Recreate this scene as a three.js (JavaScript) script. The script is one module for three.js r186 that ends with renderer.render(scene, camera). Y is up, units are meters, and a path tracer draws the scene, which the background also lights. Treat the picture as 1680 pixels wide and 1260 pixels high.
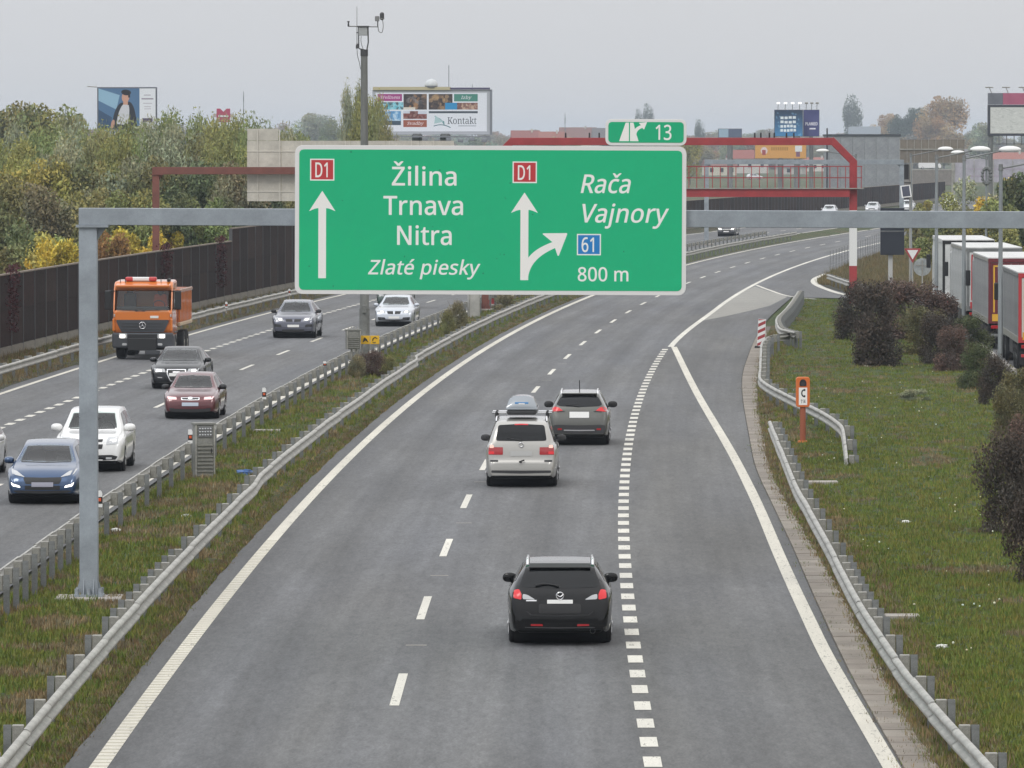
import * as THREE from 'three';
import { mergeGeometries, mergeVertices, toCreasedNormals } from 'three/addons/utils/BufferGeometryUtils.js';
import { MeshBVH } from 'three-mesh-bvh';
import { RoundedBoxGeometry } from 'three/addons/geometries/RoundedBoxGeometry.js';

// ---------------------------------------------------------------- camera, sky, sun, exposure
const EYE = 8.53, LENS = 10550, PITCH = Math.atan(387 / LENS);        // a long lens on a bridge parapet over the motorway
const scene = new THREE.Scene();
const camera = new THREE.PerspectiveCamera(2 * Math.atan(630 / LENS) * 180 / Math.PI, 4 / 3, 1, 12000);
camera.position.set(0, EYE, 0); camera.rotation.x = -PITCH; scene.add(camera);
const renderer = new THREE.WebGLRenderer();
renderer.toneMapping = THREE.LinearToneMapping; renderer.toneMappingExposure = 1.0;
renderer.shadowMap.enabled = true;
{ // overcast sky: brighter overhead than at the horizon, a little bluer to the left of the view and warmer to the right
  const W = 256, Hh = 128, a = new Float32Array(W * Hh * 4);
  for (let j = 0; j < Hh; j++) for (let i = 0; i < W; i++) {
    const el = ((j + .5) / Hh - .5) * Math.PI, az = ((i + .5) / W - .5) * 2 * Math.PI, s = Math.max(0, Math.sin(el));
    const L = .625 + 1.05 * Math.pow(s, .8), side = Math.cos(az) * Math.cos(el), k = (j * W + i) * 4;   // cos(az): +x (right)
    a[k] = L * (.99 + .04 * side); a[k + 1] = L * 1.0; a[k + 2] = L * (1.025 - .05 * side); a[k + 3] = 1;
  }
  const t = new THREE.DataTexture(a, W, Hh, THREE.RGBAFormat, THREE.FloatType);
  t.mapping = THREE.EquirectangularReflectionMapping; t.magFilter = THREE.LinearFilter; t.needsUpdate = true;
  scene.background = t; scene.environment = t;
}
const sun = new THREE.DirectionalLight(new THREE.Color(1, .97, .92), 1.0);
sun.position.set(-120, 260, 60); sun.target.position.set(0, 0, -200); sun.castShadow = true; sun.shadow.radius = 30;
Object.assign(sun.shadow.camera, { left: -120, right: 120, top: 300, bottom: -300, near: 1, far: 900 });
sun.shadow.mapSize.set(4096, 4096); scene.add(sun, sun.target);
scene.fog = new THREE.FogExp2(new THREE.Color(.76, .86, .98), .00012);

// ---------------------------------------------------------------- helpers
let seed = 7;
const rnd = () => { seed = (seed + 0x6d2b79f5) | 0; let t = Math.imul(seed ^ (seed >>> 15), 1 | seed); t = (t + Math.imul(t ^ (t >>> 7), 61 | t)) ^ t; return ((t ^ (t >>> 14)) >>> 0) / 4294967296; };
const rr = (a, b) => a + (b - a) * rnd(), pick = (a) => a[Math.floor(rnd() * a.length)];
const clamp = (x, a = 0, b = 1) => Math.min(b, Math.max(a, x)), lerp = (a, b, t) => a + (b - a) * t, smooth = (t) => { t = clamp(t); return t * t * (3 - 2 * t); };
const V = (x, y, z) => new THREE.Vector3(x, y, z);
const used = {};
const numbered = (n) => { const k = used[n] = (used[n] ?? -1) + 1; return k ? n + '_' + String(k).padStart(3, '0') : n; };
// survey: the point of the level plane y = h, or at depth d, that was measured at a pixel of the 1680 x 1260 photograph
function ray(px, py) { const x = px - 840, y = 630 - py; return V(x, y * Math.cos(PITCH) - LENS * Math.sin(PITCH), -y * Math.sin(PITCH) - LENS * Math.cos(PITCH)); }
const G = (px, py, h = 0) => { const r = ray(px, py); return r.multiplyScalar((h - EYE) / r.y).add(V(0, EYE, 0)); };
const P = (px, py, d) => { const r = ray(px, py); return r.multiplyScalar(-d / r.z).add(V(0, EYE, 0)); };
const col = (c) => (Array.isArray(c) ? new THREE.Color().setRGB(...c) : new THREE.Color(c));
const mat = (c, roughness = .8, metalness = 0, o = {}) => new THREE.MeshStandardMaterial({ color: col(c), roughness, metalness, ...o });
const phys = (c, roughness, o = {}) => new THREE.MeshPhysicalMaterial({ color: col(c), roughness, ...o });
function tag(o, label, category, group) { o.userData.label = label; o.userData.category = category; if (group) o.userData.group = group; return o; }
function thing(name, label, category, x = 0, z = 0, turn = 0, group, y = 0) {
  const g = new THREE.Group(); g.name = numbered(name); g.position.set(x, y, z); g.rotation.y = turn; scene.add(g); return tag(g, label, category, group);
}
function part(parent, name, geo, m, label) {
  const o = new THREE.Mesh(geo, m); o.castShadow = o.receiveShadow = true; o.name = parent === scene ? numbered(name) : name; if (label) o.userData.label = label; parent.add(o); return o;
}
const struct = (name, geo, m) => { const o = part(scene, name, geo, m); o.userData.kind = 'structure'; return o; };
const metreUV = (g, k = .4) => { const p = g.attributes.position, n = g.attributes.normal, uv = g.attributes.uv; for (let i = 0; i < p.count; i++) { const a = Math.abs(n.getX(i)), b = Math.abs(n.getY(i)), c = Math.abs(n.getZ(i)); if (a >= b && a >= c) uv.setXY(i, p.getZ(i) * k, p.getY(i) * k); else if (b >= c) uv.setXY(i, p.getX(i) * k, p.getZ(i) * k); else uv.setXY(i, p.getX(i) * k, p.getY(i) * k); } return g; };
const box = (w, h, d, x = 0, y = 0, z = 0, rx = 0, ry = 0, rz = 0) => { const g = metreUV(new THREE.BoxGeometry(w, h, d)); if (rx) g.rotateX(rx); if (ry) g.rotateY(ry); if (rz) g.rotateZ(rz); return g.translate(x, y, z); };
const rbox = (w, h, d, r, x = 0, y = 0, z = 0, rx = 0, ry = 0, rz = 0) => { const g = metreUV(new RoundedBoxGeometry(w, h, d, 2, r)); if (rx) g.rotateX(rx); if (ry) g.rotateY(ry); if (rz) g.rotateZ(rz); return g.translate(x, y, z); };
const cyl = (r0, r1, h, x = 0, y = 0, z = 0, n = 12, rx = 0, rz = 0) => { const g = new THREE.CylinderGeometry(r1, r0, h, n); if (rx) g.rotateX(rx); if (rz) g.rotateZ(rz); return g.translate(x, y, z); };   // r0 bottom, r1 top
function bar(a, b, r, n = 8, r2 = r) { const d = b.clone().sub(a), g = new THREE.CylinderGeometry(r2, r, d.length(), n); g.applyQuaternion(new THREE.Quaternion().setFromUnitVectors(V(0, 1, 0), d.clone().normalize())); return g.translate((a.x + b.x) / 2, (a.y + b.y) / 2, (a.z + b.z) / 2); }
const tube = (pts, r, n = 20, s = 6) => new THREE.TubeGeometry(new THREE.CatmullRomCurve3(pts.map((p) => V(...p))), n, r, s);
const merge = (list) => mergeGeometries(list.map((g) => { const q = g.index ? g.toNonIndexed() : g; for (const k of Object.keys(q.attributes)) if (!['position', 'normal', 'uv'].includes(k)) q.deleteAttribute(k); return q; }));
function roundShape(p, r) {                                             // polygon with rounded corners
  const s = new THREE.Shape(), n = p.length;
  for (let i = 0; i < n; i++) {
    const a = p[(i + n - 1) % n], b = p[i], c = p[(i + 1) % n], la = Math.hypot(a[0] - b[0], a[1] - b[1]), lc = Math.hypot(c[0] - b[0], c[1] - b[1]), q = Math.min(r, la * .45, lc * .45);
    const A = [b[0] + (a[0] - b[0]) * q / la, b[1] + (a[1] - b[1]) * q / la], C = [b[0] + (c[0] - b[0]) * q / lc, b[1] + (c[1] - b[1]) * q / lc];
    if (i) s.lineTo(...A); else s.moveTo(...A);
    s.quadraticCurveTo(b[0], b[1], C[0], C[1]);
  }
  s.closePath(); return s;
}
const extrude = (shape, depth, bevel = 0) => new THREE.ExtrudeGeometry(shape, { depth, bevelEnabled: bevel > 0, bevelSize: bevel, bevelThickness: bevel, bevelSegments: 2, curveSegments: 8 });
const poly = (p, r = 0) => (r ? roundShape(p, r) : new THREE.Shape(p.map((q) => new THREE.Vector2(...q))));
// tileable value noise
function noiseTile(n, cells, sd) {
  const g = new Float32Array(cells * cells); let s = sd * 7919 + 13; for (let i = 0; i < g.length; i++) { s = (Math.imul(s, 1664525) + 1013904223) | 0; g[i] = ((s >>> 8) & 65535) / 65535; }
  const out = new Float32Array(n * n);
  for (let y = 0; y < n; y++) for (let x = 0; x < n; x++) {
    const fx = x / n * cells, fy = y / n * cells, ix = Math.floor(fx), iy = Math.floor(fy), u = smooth(fx - ix), v = smooth(fy - iy), jx = (ix + 1) % cells, jy = (iy + 1) % cells;
    out[y * n + x] = lerp(lerp(g[iy * cells + ix], g[iy * cells + jx], u), lerp(g[jy * cells + ix], g[jy * cells + jx], u), v);
  }
  return out;
}
function fbm(n, list, sd) { const o = new Float32Array(n * n); let w = 0; list.forEach(([c, a], i) => { const t = noiseTile(n, c, sd + i * 31); w += a; for (let k = 0; k < o.length; k++) o[k] += a * t[k]; }); for (let k = 0; k < o.length; k++) o[k] /= w; return o; }
function texture(n, f, srgb = true, rep = 1) {                         // f(index, x, y) -> [r, g, b] 0..255
  const a = new Uint8Array(n * n * 4);
  for (let k = 0; k < n * n; k++) { const c = f(k, k % n, Math.floor(k / n)); a[k * 4] = clamp(c[0], 0, 255); a[k * 4 + 1] = clamp(c[1], 0, 255); a[k * 4 + 2] = clamp(c[2], 0, 255); a[k * 4 + 3] = 255; }
  const t = new THREE.DataTexture(a, n, n); t.wrapS = t.wrapT = THREE.RepeatWrapping; t.magFilter = THREE.LinearFilter; t.minFilter = THREE.LinearMipmapLinearFilter; t.repeat.set(rep, rep); if (srgb) t.colorSpace = THREE.SRGBColorSpace; t.needsUpdate = true; return t;
}
function canvas(w, h, draw) { const c = document.createElement('canvas'); c.width = w; c.height = h; draw(c.getContext('2d'), w, h); const t = new THREE.CanvasTexture(c); t.colorSpace = THREE.SRGBColorSpace; t.anisotropy = 8; return t; }
// smooth 2-D noise for terrain and vertex colours
const hash = (i, j) => { let h = Math.imul(i, 374761393) + Math.imul(j, 668265263) | 0; h = Math.imul(h ^ (h >>> 13), 1274126177); return ((h ^ (h >>> 16)) >>> 0) / 4294967296; };
const vnoise = (x, y) => { const i = Math.floor(x), j = Math.floor(y), u = smooth(x - i), v = smooth(y - j); return lerp(lerp(hash(i, j), hash(i + 1, j), u), lerp(hash(i, j + 1), hash(i + 1, j + 1), u), v); };
const noise2 = (x, y) => (vnoise(x, y) * 4 + vnoise(x * 2.1 + 9, y * 2.1) * 2 + vnoise(x * 4.3, y * 4.3 + 5)) / 7;
function pchip(pts) {                                                   // monotone cubic through [[t, value], ...]
  const n = pts.length, t = pts.map((p) => p[0]), y = pts.map((p) => p[1]), h = [], s = [], m = [];
  for (let i = 0; i < n - 1; i++) { h[i] = t[i + 1] - t[i]; s[i] = (y[i + 1] - y[i]) / h[i]; }
  m[0] = s[0]; m[n - 1] = s[n - 2];
  for (let i = 1; i < n - 1; i++) m[i] = s[i - 1] * s[i] <= 0 ? 0 : 3 * (h[i - 1] + h[i]) / ((2 * h[i] + h[i - 1]) / s[i - 1] + (h[i] + 2 * h[i - 1]) / s[i]);
  return (x) => {
    if (x <= t[0]) return y[0] + (x - t[0]) * m[0]; if (x >= t[n - 1]) return y[n - 1] + (x - t[n - 1]) * m[n - 1];
    let i = 0; while (x > t[i + 1]) i++;
    const u = (x - t[i]) / h[i], a = u * u, b = a * u;
    return (2 * b - 3 * a + 1) * y[i] + (b - 2 * a + u) * h[i] * m[i] + (-2 * b + 3 * a) * y[i + 1] + (b - a) * h[i] * m[i + 1];
  };
}
// ---------------------------------------------------------------- road alignment, in metres; d = distance ahead of the bridge (-z)
const lane0 = (d) => { const e = Math.min(d, 625) / 100, x = ((.0188 * e + 1.0512) * e - 1.5281) * e - 1.3338; return x + Math.max(0, d - 625) * .1368; };
const slope = (d) => (lane0(d + 1) - lane0(d - 1)) / 2;
const off = (o) => (d) => lane0(d) + (typeof o === 'function' ? o(d) : o) * Math.sqrt(1 + slope(d) ** 2);
const edgeL = off(-3.85), shortX = off(3.8), solidFar = off((d) => lerp(3.95, 4.4, smooth((d - 272) / 70)));
const solidR = pchip([[60, 5.12], [88.8, 5.23], [106.6, 5.28], [117.5, 5.39], [130.7, 5.55], [156.7, 5.92], [178, 6.14], [221, 6.42], [275.5, 6.95]]);
const gutL = pchip([[60, 5.26], [88.3, 5.38], [101.6, 5.46], [121, 5.72], [138, 6.0], [155, 6.24], [169, 6.45], [192, 7.06], [237, 8.47], [267, 9.83], [291, 11.05], [323, 12.91], [345, 14.4], [369, 16.09]]);
const gutR = pchip([[60, 5.8], [88.3, 5.9], [99, 6.0], [110, 6.14], [127, 6.38], [139, 6.5], [153, 6.62], [161.5, 6.72], [192, 7.5], [227, 8.68], [252, 9.72], [279, 10.95], [308, 12.4]]);
const roadL = off(-4.32), oppL = off(-19.0), oppR = off(-8.2), wallX = off(-22.9);
const railMR = off(pchip([[60, -4.62], [118, -4.78], [150, -4.84], [153.5, -4.93], [184, -4.86], [207, -4.8], [238, -4.8], [241, -5.03], [305, -4.95], [480, -4.7], [800, -4.7]]));
const railML = off(-7.75), railL = off(-19.25);
const heading = (d, toward) => { const s = slope(d); return toward ? Math.atan2(-1, -s) : Math.atan2(1, s); };

// ---------------------------------------------------------------- shared materials
const N1 = fbm(512, [[8, 1], [16, 1], [32, 1], [64, 1], [128, 1], [256, 1.4]], 1), N2 = fbm(512, [[4, 2], [8, 1.5], [16, 1], [32, .6]], 50), N3 = fbm(512, [[64, 1], [128, 1], [256, 1.6]], 90);
const asphaltT = texture(512, (k, x, y) => { const st = N2[(y >> 2) * 512 + ((x * 3) & 511)], v = 128 + (N3[k] - .5) * 46 + (N1[k] - .5) * 44 + (st - .5) * 34; return [v * 1.0, v * 1.0, v * 1.0]; });
const bumpT = texture(512, (k) => { const v = N3[k] * 255; return [v, v, v]; }, false);
const blotchT = texture(512, (k) => { const v = 228 + (N2[k] - .5) * 46 + (N1[k] - .5) * 44; return [v, v, v]; });
const steelT = texture(512, (k) => { const v = 215 + (N2[k] - .5) * 70 + (N3[k] - .5) * 60; return [v, v, v * .98]; });
const grassT = texture(512, (k, x, y) => { const a = N3[k], b = N1[k], c = N2[k]; const v = .62 + (a - .5) * 1.3 + (b - .5) * .9; return [205 * v * (.9 + .5 * (c - .4)), 205 * v, 190 * v]; });
const paintT = texture(512, (k) => { const w = N3[k] * .6 + N1[k] * .4, v = w > .635 ? 168 : 226 + (N2[k] - .5) * 36 + (N3[k] - .5) * 26; return [v, v * .995, v * .97]; });
const M = {
  asphalt: mat([.73, .735, .74], .78, 0, { map: asphaltT, bumpMap: bumpT, bumpScale: .004, vertexColors: true }),
  paint: mat([.74, .72, .67], .6, 0, { map: paintT }),
  paintEdge: mat([.70, .67, .60], .6, 0, { map: paintT }),
  steel: mat([.47, .46, .435], .5, .35, { map: steelT }),
  steelDark: mat([.26, .27, .28], .55, .4, { map: steelT }),
  gantry: mat([.35, .39, .43], .5, .1, { map: blotchT }),
  black: mat([.012, .012, .013], .55), rubber: mat([.014, .014, .015], .9), plastic: mat([.03, .03, .032], .6),
  concrete: mat([.42, .39, .35], .9, 0, { map: blotchT, bumpMap: bumpT, bumpScale: .004 }),
  redPaint: mat([.40, .045, .05], .5, 0, { map: blotchT }), brownPaint: mat([.22, .075, .055], .6, 0, { map: blotchT }), whitePaint: mat([.72, .72, .71], .5),
  glass: phys([.03, .042, .040], .06, { clearcoat: 1, clearcoatRoughness: .03, ior: 1.6 }), darkGlass: phys([.006, .007, .008], .08, { ior: 1.42 }),
  chrome: mat([.75, .75, .76], .18, 1), rim: mat([.5, .5, .51], .35, .8),
  plate: mat([.72, .72, .70], .45), lamp: phys([.45, .46, .47], .12, { clearcoat: 1 }), redLens: phys([.35, .008, .012], .15, { clearcoat: 1 }), amber: phys([.6, .2, .02], .2),
  lit: mat([.9, .9, .85], .3, 0, { emissive: new THREE.Color(1, .95, .85), emissiveIntensity: 2.2 }), litRed: mat([.36, .012, .016], .25, 0, { emissive: new THREE.Color(1, .04, .05), emissiveIntensity: .34 }),
  pane: phys([.80, .86, .84], .02, { transmission: 1, thickness: 0, ior: 1.52, clearcoat: .6, clearcoatRoughness: .02 }), seat: mat([.055, .055, .058], .85), seatPale: mat([.16, .155, .145], .85), dash: mat([.02, .02, .021], .8),
  bark: mat([.10, .08, .06], .95),
};
// ---------------------------------------------------------------- ground: one sheet to the horizon, rough grass beside the roads
const inRoad = (x, d) => d < 1500 && ((x > roadL(d) - .25 && x < (d < 340 ? gutR(d) : solidFar(d) + 14) + .1) || (x > oppL(d) - .3 && x < oppR(d) + .3));
const parkX = pchip([[215, 18.2], [243, 19.0], [281, 20.05], [315, 20.6], [345, 22], [420, 26]]);
function groundY(x, d) {
  if (d > 900) return -.05;
  if ((d > 360 && x > roadL(d)) || (d > 205 && x > parkX(d) - .3)) return -.05;
  if (x > roadL(d) - .5 && x < (d < 308 ? gutR(d) : gutL(Math.min(d, 369)) + .4)) return -.05;
  if (x > oppL(d) - .4 && x < oppR(d) + .35) return -.05;
  const e = Math.min(Math.abs(x - roadL(d)), Math.abs(x - (d < 308 ? gutR(d) : gutL(Math.min(d, 369)))), Math.abs(x - oppR(d)), 1.2) / 1.2;
  return -.03 + e * (.02 + .1 * noise2(x * .9, d * .45) + .05 * noise2(x * 3, d * 2));
}
{
  const xs = [], ds = [];
  for (let x = -14; x <= 22; x += .45) xs.push(x);
  for (let s = .5, x = 22; x < 7000; s *= 1.18) { x += s; xs.push(x); }
  for (let s = .5, x = -14; x > -7000; s *= 1.18) { x -= s; xs.unshift(x); }
  for (let d = -60; d < 70; d += 10) ds.push(d);
  for (let d = 70; d < 320; d += .8) ds.push(d);
  for (let s = 1, d = 320; d < 9000; s *= 1.03) { ds.push(d); d += s; }
  const pos = [], uv = [], cols = [], idx = [], n = xs.length;
  const green = [.082, .108, .020], lush = [.072, .112, .014], dry = [.165, .125, .062], soil = [.10, .078, .056], field = [.22, .19, .12];
  for (const d of ds) for (const x of xs) {
    pos.push(x, groundY(x, d), -d); uv.push(x / 3.1, d / 3.1);
    const a = noise2(x * .33 + 40, d * .16), b = noise2(x * 1.1, d * .6 + 70), c = noise2(x * .12, d * .03 + 20);
    let m = [0, 1, 2].map((i) => lerp(green[i], lush[i], smooth((a - .4) * 4)));
    const nearL = smooth(1 - Math.abs(x - roadL(d) + .1) / (.55 + .6 * b)), nearR = d < 310 ? smooth(1 - Math.abs(x - gutR(d) - .15) / (.35 + .75 * b)) : 0, nearO = smooth(1 - Math.abs(x - oppR(d) - .4) / (.5 + .8 * b));
    const under = smooth(2.4 - Math.abs(x - railL(d) + 1.2) / 1.1);
    const k1 = clamp(Math.max(nearL, nearR, .8 * nearO) * (.35 + 1.1 * b) + smooth((b - .62) * 5) * .45), k2 = clamp(under * .9 + (nearL + nearO) * smooth((a - .5) * 5) * .6);
    m = m.map((v, i) => lerp(v, dry[i], k1)); m = m.map((v, i) => lerp(v, soil[i], k2));
    const far = smooth((d - 500) / 300) * smooth((c - .3) * 3) * (Math.abs(x - lane0(d)) > 40 ? 1 : .3); m = m.map((v, i) => lerp(v, field[i], far * .7));
    cols.push(m[0] * 1.95, m[1] * 1.95, m[2] * 1.5);
  }
  for (let j = 0; j < ds.length - 1; j++) for (let i = 0; i < n - 1; i++) { const p = j * n + i; idx.push(p, p + 1, p + n, p + 1, p + n + 1, p + n); }
  const g = new THREE.BufferGeometry(); g.setAttribute('position', new THREE.Float32BufferAttribute(pos, 3)); g.setAttribute('uv', new THREE.Float32BufferAttribute(uv, 2)); g.setAttribute('color', new THREE.Float32BufferAttribute(cols, 3)); g.setIndex(idx); g.computeVertexNormals();
  struct('ground', g, mat([1, 1, 1], .95, 0, { map: grassT, vertexColors: true, bumpMap: bumpT, bumpScale: .03 }));
}
// strips along the road: sheet between two alignments, with the wheel tracks' worn tone in the vertex colours
function strip(fl, fr, d0, d1, step, nx, y, tone) {
  const pos = [], uv = [], cols = [], idx = [], ds = []; for (let d = d0; d < d1; d += step * (1 + Math.max(0, d - 300) / 300)) ds.push(d); ds.push(d1);
  for (const d of ds) for (let i = 0; i <= nx; i++) { const x = lerp(fl(d), fr(d), i / nx); pos.push(x, y, -d); uv.push((x - lane0(d)) / 4.3, d / 26); const t = tone ? tone(x, d) : [1, 1, 1]; cols.push(...t); }
  for (let j = 0; j < ds.length - 1; j++) for (let i = 0; i < nx; i++) { const p = j * (nx + 1) + i; idx.push(p, p + 1, p + nx + 1, p + 1, p + nx + 2, p + nx + 1); }
  const g = new THREE.BufferGeometry(); g.setAttribute('position', new THREE.Float32BufferAttribute(pos, 3)); g.setAttribute('uv', new THREE.Float32BufferAttribute(uv, 2)); g.setAttribute('color', new THREE.Float32BufferAttribute(cols, 3)); g.setIndex(idx); g.computeVertexNormals(); return g;
}
const line = (f, w, d0, d1, y = .006, step = 2.5) => { const k = (d) => w / 2 * Math.sqrt(1 + ((f(d + .5) - f(d - .5))) ** 2); return strip((d) => f(d) - k(d), (d) => f(d) + k(d), d0, d1, step, 1, y); };
// worn tone of the surfacing: polished wheel tracks, patchy binder, a darker strip down the middle of a lane
const worn = (centres, base) => (x, d) => {
  const o = x - lane0(d), old = o > 3.8 && d < 330; /* the merging lane is older, darker and browner surfacing */ let t = 0; for (const c of centres) { t += Math.exp(-(((o - c - .85) / .42) ** 2)) + Math.exp(-(((o - c + .85) / .42) ** 2)) - .5 * Math.exp(-(((o - c) / .35) ** 2)); }
  const n = noise2(o * .5 + 5, d * .035), f = noise2(o * 1.7, d * .12 + 30); let v = base * (old ? .87 : 1) * (1 + .15 * t * (.5 + n) + .56 * (n - .5) + .3 * (f - .5)), w = noise2(o * .8 + 90, d * .05) - .5 + (old ? .3 : 0); const e = o < -2.6 && o > -5 ? smooth((-2.6 - o) / 1.6) * (.35 + .5 * n) * .16 : 0; /* binder left dark and dusty where no wheel runs */ v *= 1 - e; w += e; return [v * (.99 + .08 * w), v * (.998 + .03 * w), v * (1.015 - .1 * w)];
};
const road = struct('road', strip((d) => roadL(d) + .09 * (noise2(d * .7, 3) - .5) * (d < 400 ? 1 : 0), (d) => (d < 369 ? gutL(d) : solidFar(d) + 3.3), 60, 1300, 1.2, 44, 0, worn([-1.95, 1.9, 5.6], .58)), M.asphalt);
const opp = struct('road', strip(oppL, oppR, 60, 1300, 1.2, 20, 0, worn([-9.95, -13.7, -17.1], .60)), M.asphalt);
part(road, 'edge_line', line(edgeL, .25, 60, 1200), M.paintEdge);
part(road, 'edge_line', line(solidR, .25, 60, 276), M.paintEdge);
part(road, 'edge_line', line(solidFar, .25, 276, 1200), M.paint);
{ // raised ribs of the near edge line
  const ribs = []; for (let d = 80; d < 140; d += .5) ribs.push(box(.24, .012, .09, edgeL(d), .01, -d)); part(road, 'edge_line_ribs', merge(ribs), M.paintEdge).userData.kind = 'stuff';
}
const startD = G(660, 1158).z * -1;
for (let k = -1; k < 46; k++) { const d = startD + k * 18; if (d < 1000) part(road, 'lane_dash', line(lane0, .15, d, d + 6), M.paint); }
for (let d = 70.4; d < 272; d += 3) part(road, 'short_dash', line(shortX, .25, d, d + 1.5), M.paint);
for (let k = 0; k < 12; k++) { const d = startD + 12 + k * 18, x = lane0(d); part(road, 'faded_tick', box(.36, .004, .12, x + .12 + rr(-.05, .05), .003, -d), M.concrete); }
part(opp, 'edge_line', line(off(-18.45), .2, 60, 1200), M.paintEdge);
part(opp, 'edge_line', line(off(-8.45), .2, 60, 1200), M.paintEdge);
const oppD = -G(262, 669).z;
for (let k = -6; k < 44; k++) { const d = oppD + k * 18; part(opp, 'lane_dash', line(off(-12.03), .15, d, d + 6), M.paint); }
for (let d = 150; d < 520; d += 3) part(opp, 'short_dash', line(off(-15.45), .25, d, d + 1.5), M.paint);
// exit to the lorry park: apron, worn pale gore, kerbed island
const flat = (pts, y, r = 0) => { const g = new THREE.ShapeGeometry(poly(pts.map(([x, d]) => [x, d]), r), 6); const p = g.attributes.position; for (let i = 0; i < p.count; i++) { const x = p.getX(i), d = p.getY(i); p.setXYZ(i, x, y, -d); g.attributes.uv.setXY(i, x / 4.3, d / 4.3); g.attributes.normal.setXYZ(i, 0, 1, 0); } g.setAttribute('color', new THREE.Float32BufferAttribute(new Array(p.count * 3).fill(.58), 3)); return g; };
const gp = (px, py) => { const v = G(px, py); return [v.x, -v.z]; };
struct('slip_road', flat([gp(1228, 474), gp(1300, 487), gp(1330, 488), gp(1480, 491), gp(1700, 560), gp(1900, 520), gp(1640, 470), gp(1500, 462), gp(1420, 430)], -.008), M.asphalt);
{ // two-sided ring of the island kerb line
  const pts = [[1452, 491], [1395, 485], [1352, 473], [1336, 464], [1338, 457], [1356, 449]].map(([x, y]) => gp(x, y));
  const c = new THREE.CatmullRomCurve3(pts.map(([x, d]) => V(x, 0, -d))), pos = [], idx = [], uv = [];
  for (let i = 0; i <= 40; i++) { const p = c.getPoint(i / 40), t = c.getTangent(i / 40), nx = -t.z, nz = t.x; for (const s of [-1, 1]) { pos.push(p.x + nx * .2 * s, .008, p.z + nz * .2 * s); uv.push(p.x / 3, p.z / 3); } if (i) { const k = i * 2; idx.push(k - 2, k, k - 1, k - 1, k, k + 1); } }
  const g = new THREE.BufferGeometry(); g.setAttribute('position', new THREE.Float32BufferAttribute(pos, 3)); g.setAttribute('uv', new THREE.Float32BufferAttribute(uv, 2)); g.setIndex(idx); g.computeVertexNormals();
  part(road, 'island_line', g, M.paint);
  const c2 = new THREE.CatmullRomCurve3([[1241, 468], [1262, 476], [1300, 487], [1340, 491]].map(([x, y]) => { const q = gp(x, y); return V(q[0], 0, -q[1]); })), p2 = [], i2 = [], u2 = [];
  for (let i = 0; i <= 24; i++) { const p = c2.getPoint(i / 24), t = c2.getTangent(i / 24); for (const s of [-1, 1]) { p2.push(p.x - t.z * .1 * s, .008, p.z + t.x * .1 * s); u2.push(p.x / 3, p.z / 3); } if (i) { const k = i * 2; i2.push(k - 2, k, k - 1, k - 1, k, k + 1); } }
  const g2 = new THREE.BufferGeometry(); g2.setAttribute('position', new THREE.Float32BufferAttribute(p2, 3)); g2.setAttribute('uv', new THREE.Float32BufferAttribute(u2, 2)); g2.setIndex(i2); g2.computeVertexNormals();
  part(road, 'gore_line', g2, M.paint);
}
part(road, 'gore_surface', flat([gp(1148, 527), gp(1200, 487.5), gp(1238, 470), gp(1262, 478), gp(1292, 487), gp(1262, 502), gp(1230, 510), gp(1190, 519)], .004), mat([.33, .325, .31], .85, 0, { map: paintT, bumpMap: bumpT, bumpScale: .004 }));
const island = struct('grass_island', flat([gp(1358, 450), gp(1341, 457), gp(1340, 463), gp(1356, 472), gp(1398, 483), gp(1452, 490), gp(1470, 470), gp(1450, 410)], .012), mat([.12, .105, .055], .95, 0, { map: grassT }));
// concrete gutter slabs along the right verge
{
  const g = struct('gutter', strip((d) => gutL(d) + .01, (d) => gutR(d), 60, 308, 2, 1, -.012), mat([.12, .105, .09], .95));
  const cm = [[.29, .255, .215], [.26, .228, .19], [.32, .285, .24], [.275, .24, .20]].map((c) => mat(c, .92, 0, { map: blotchT, bumpMap: bumpT, bumpScale: .005 }));
  for (let d = 80; d < 300; d += 1.0) {
    const l0 = gutL(d) + .02, l1 = gutL(d + .98) + .02, r0 = gutR(d) - rr(.0, .09), r1 = gutR(d + .98) - rr(0, .09), s = new THREE.Shape([[l0, d], [r0, d], [r1, d + .975], [l1, d + .975]].map((p) => new THREE.Vector2(...p)));
    const e = extrude(s, .05 + rr(0, .008)); e.rotateX(-Math.PI / 2); e.translate(0, -.04, 0); const uv = e.attributes.uv, p = e.attributes.position; for (let i = 0; i < p.count; i++) uv.setXY(i, p.getX(i) / 2.3, p.getZ(i) / 2.3);
    part(g, 'slab', e, pick(cm));
  }
}
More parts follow.
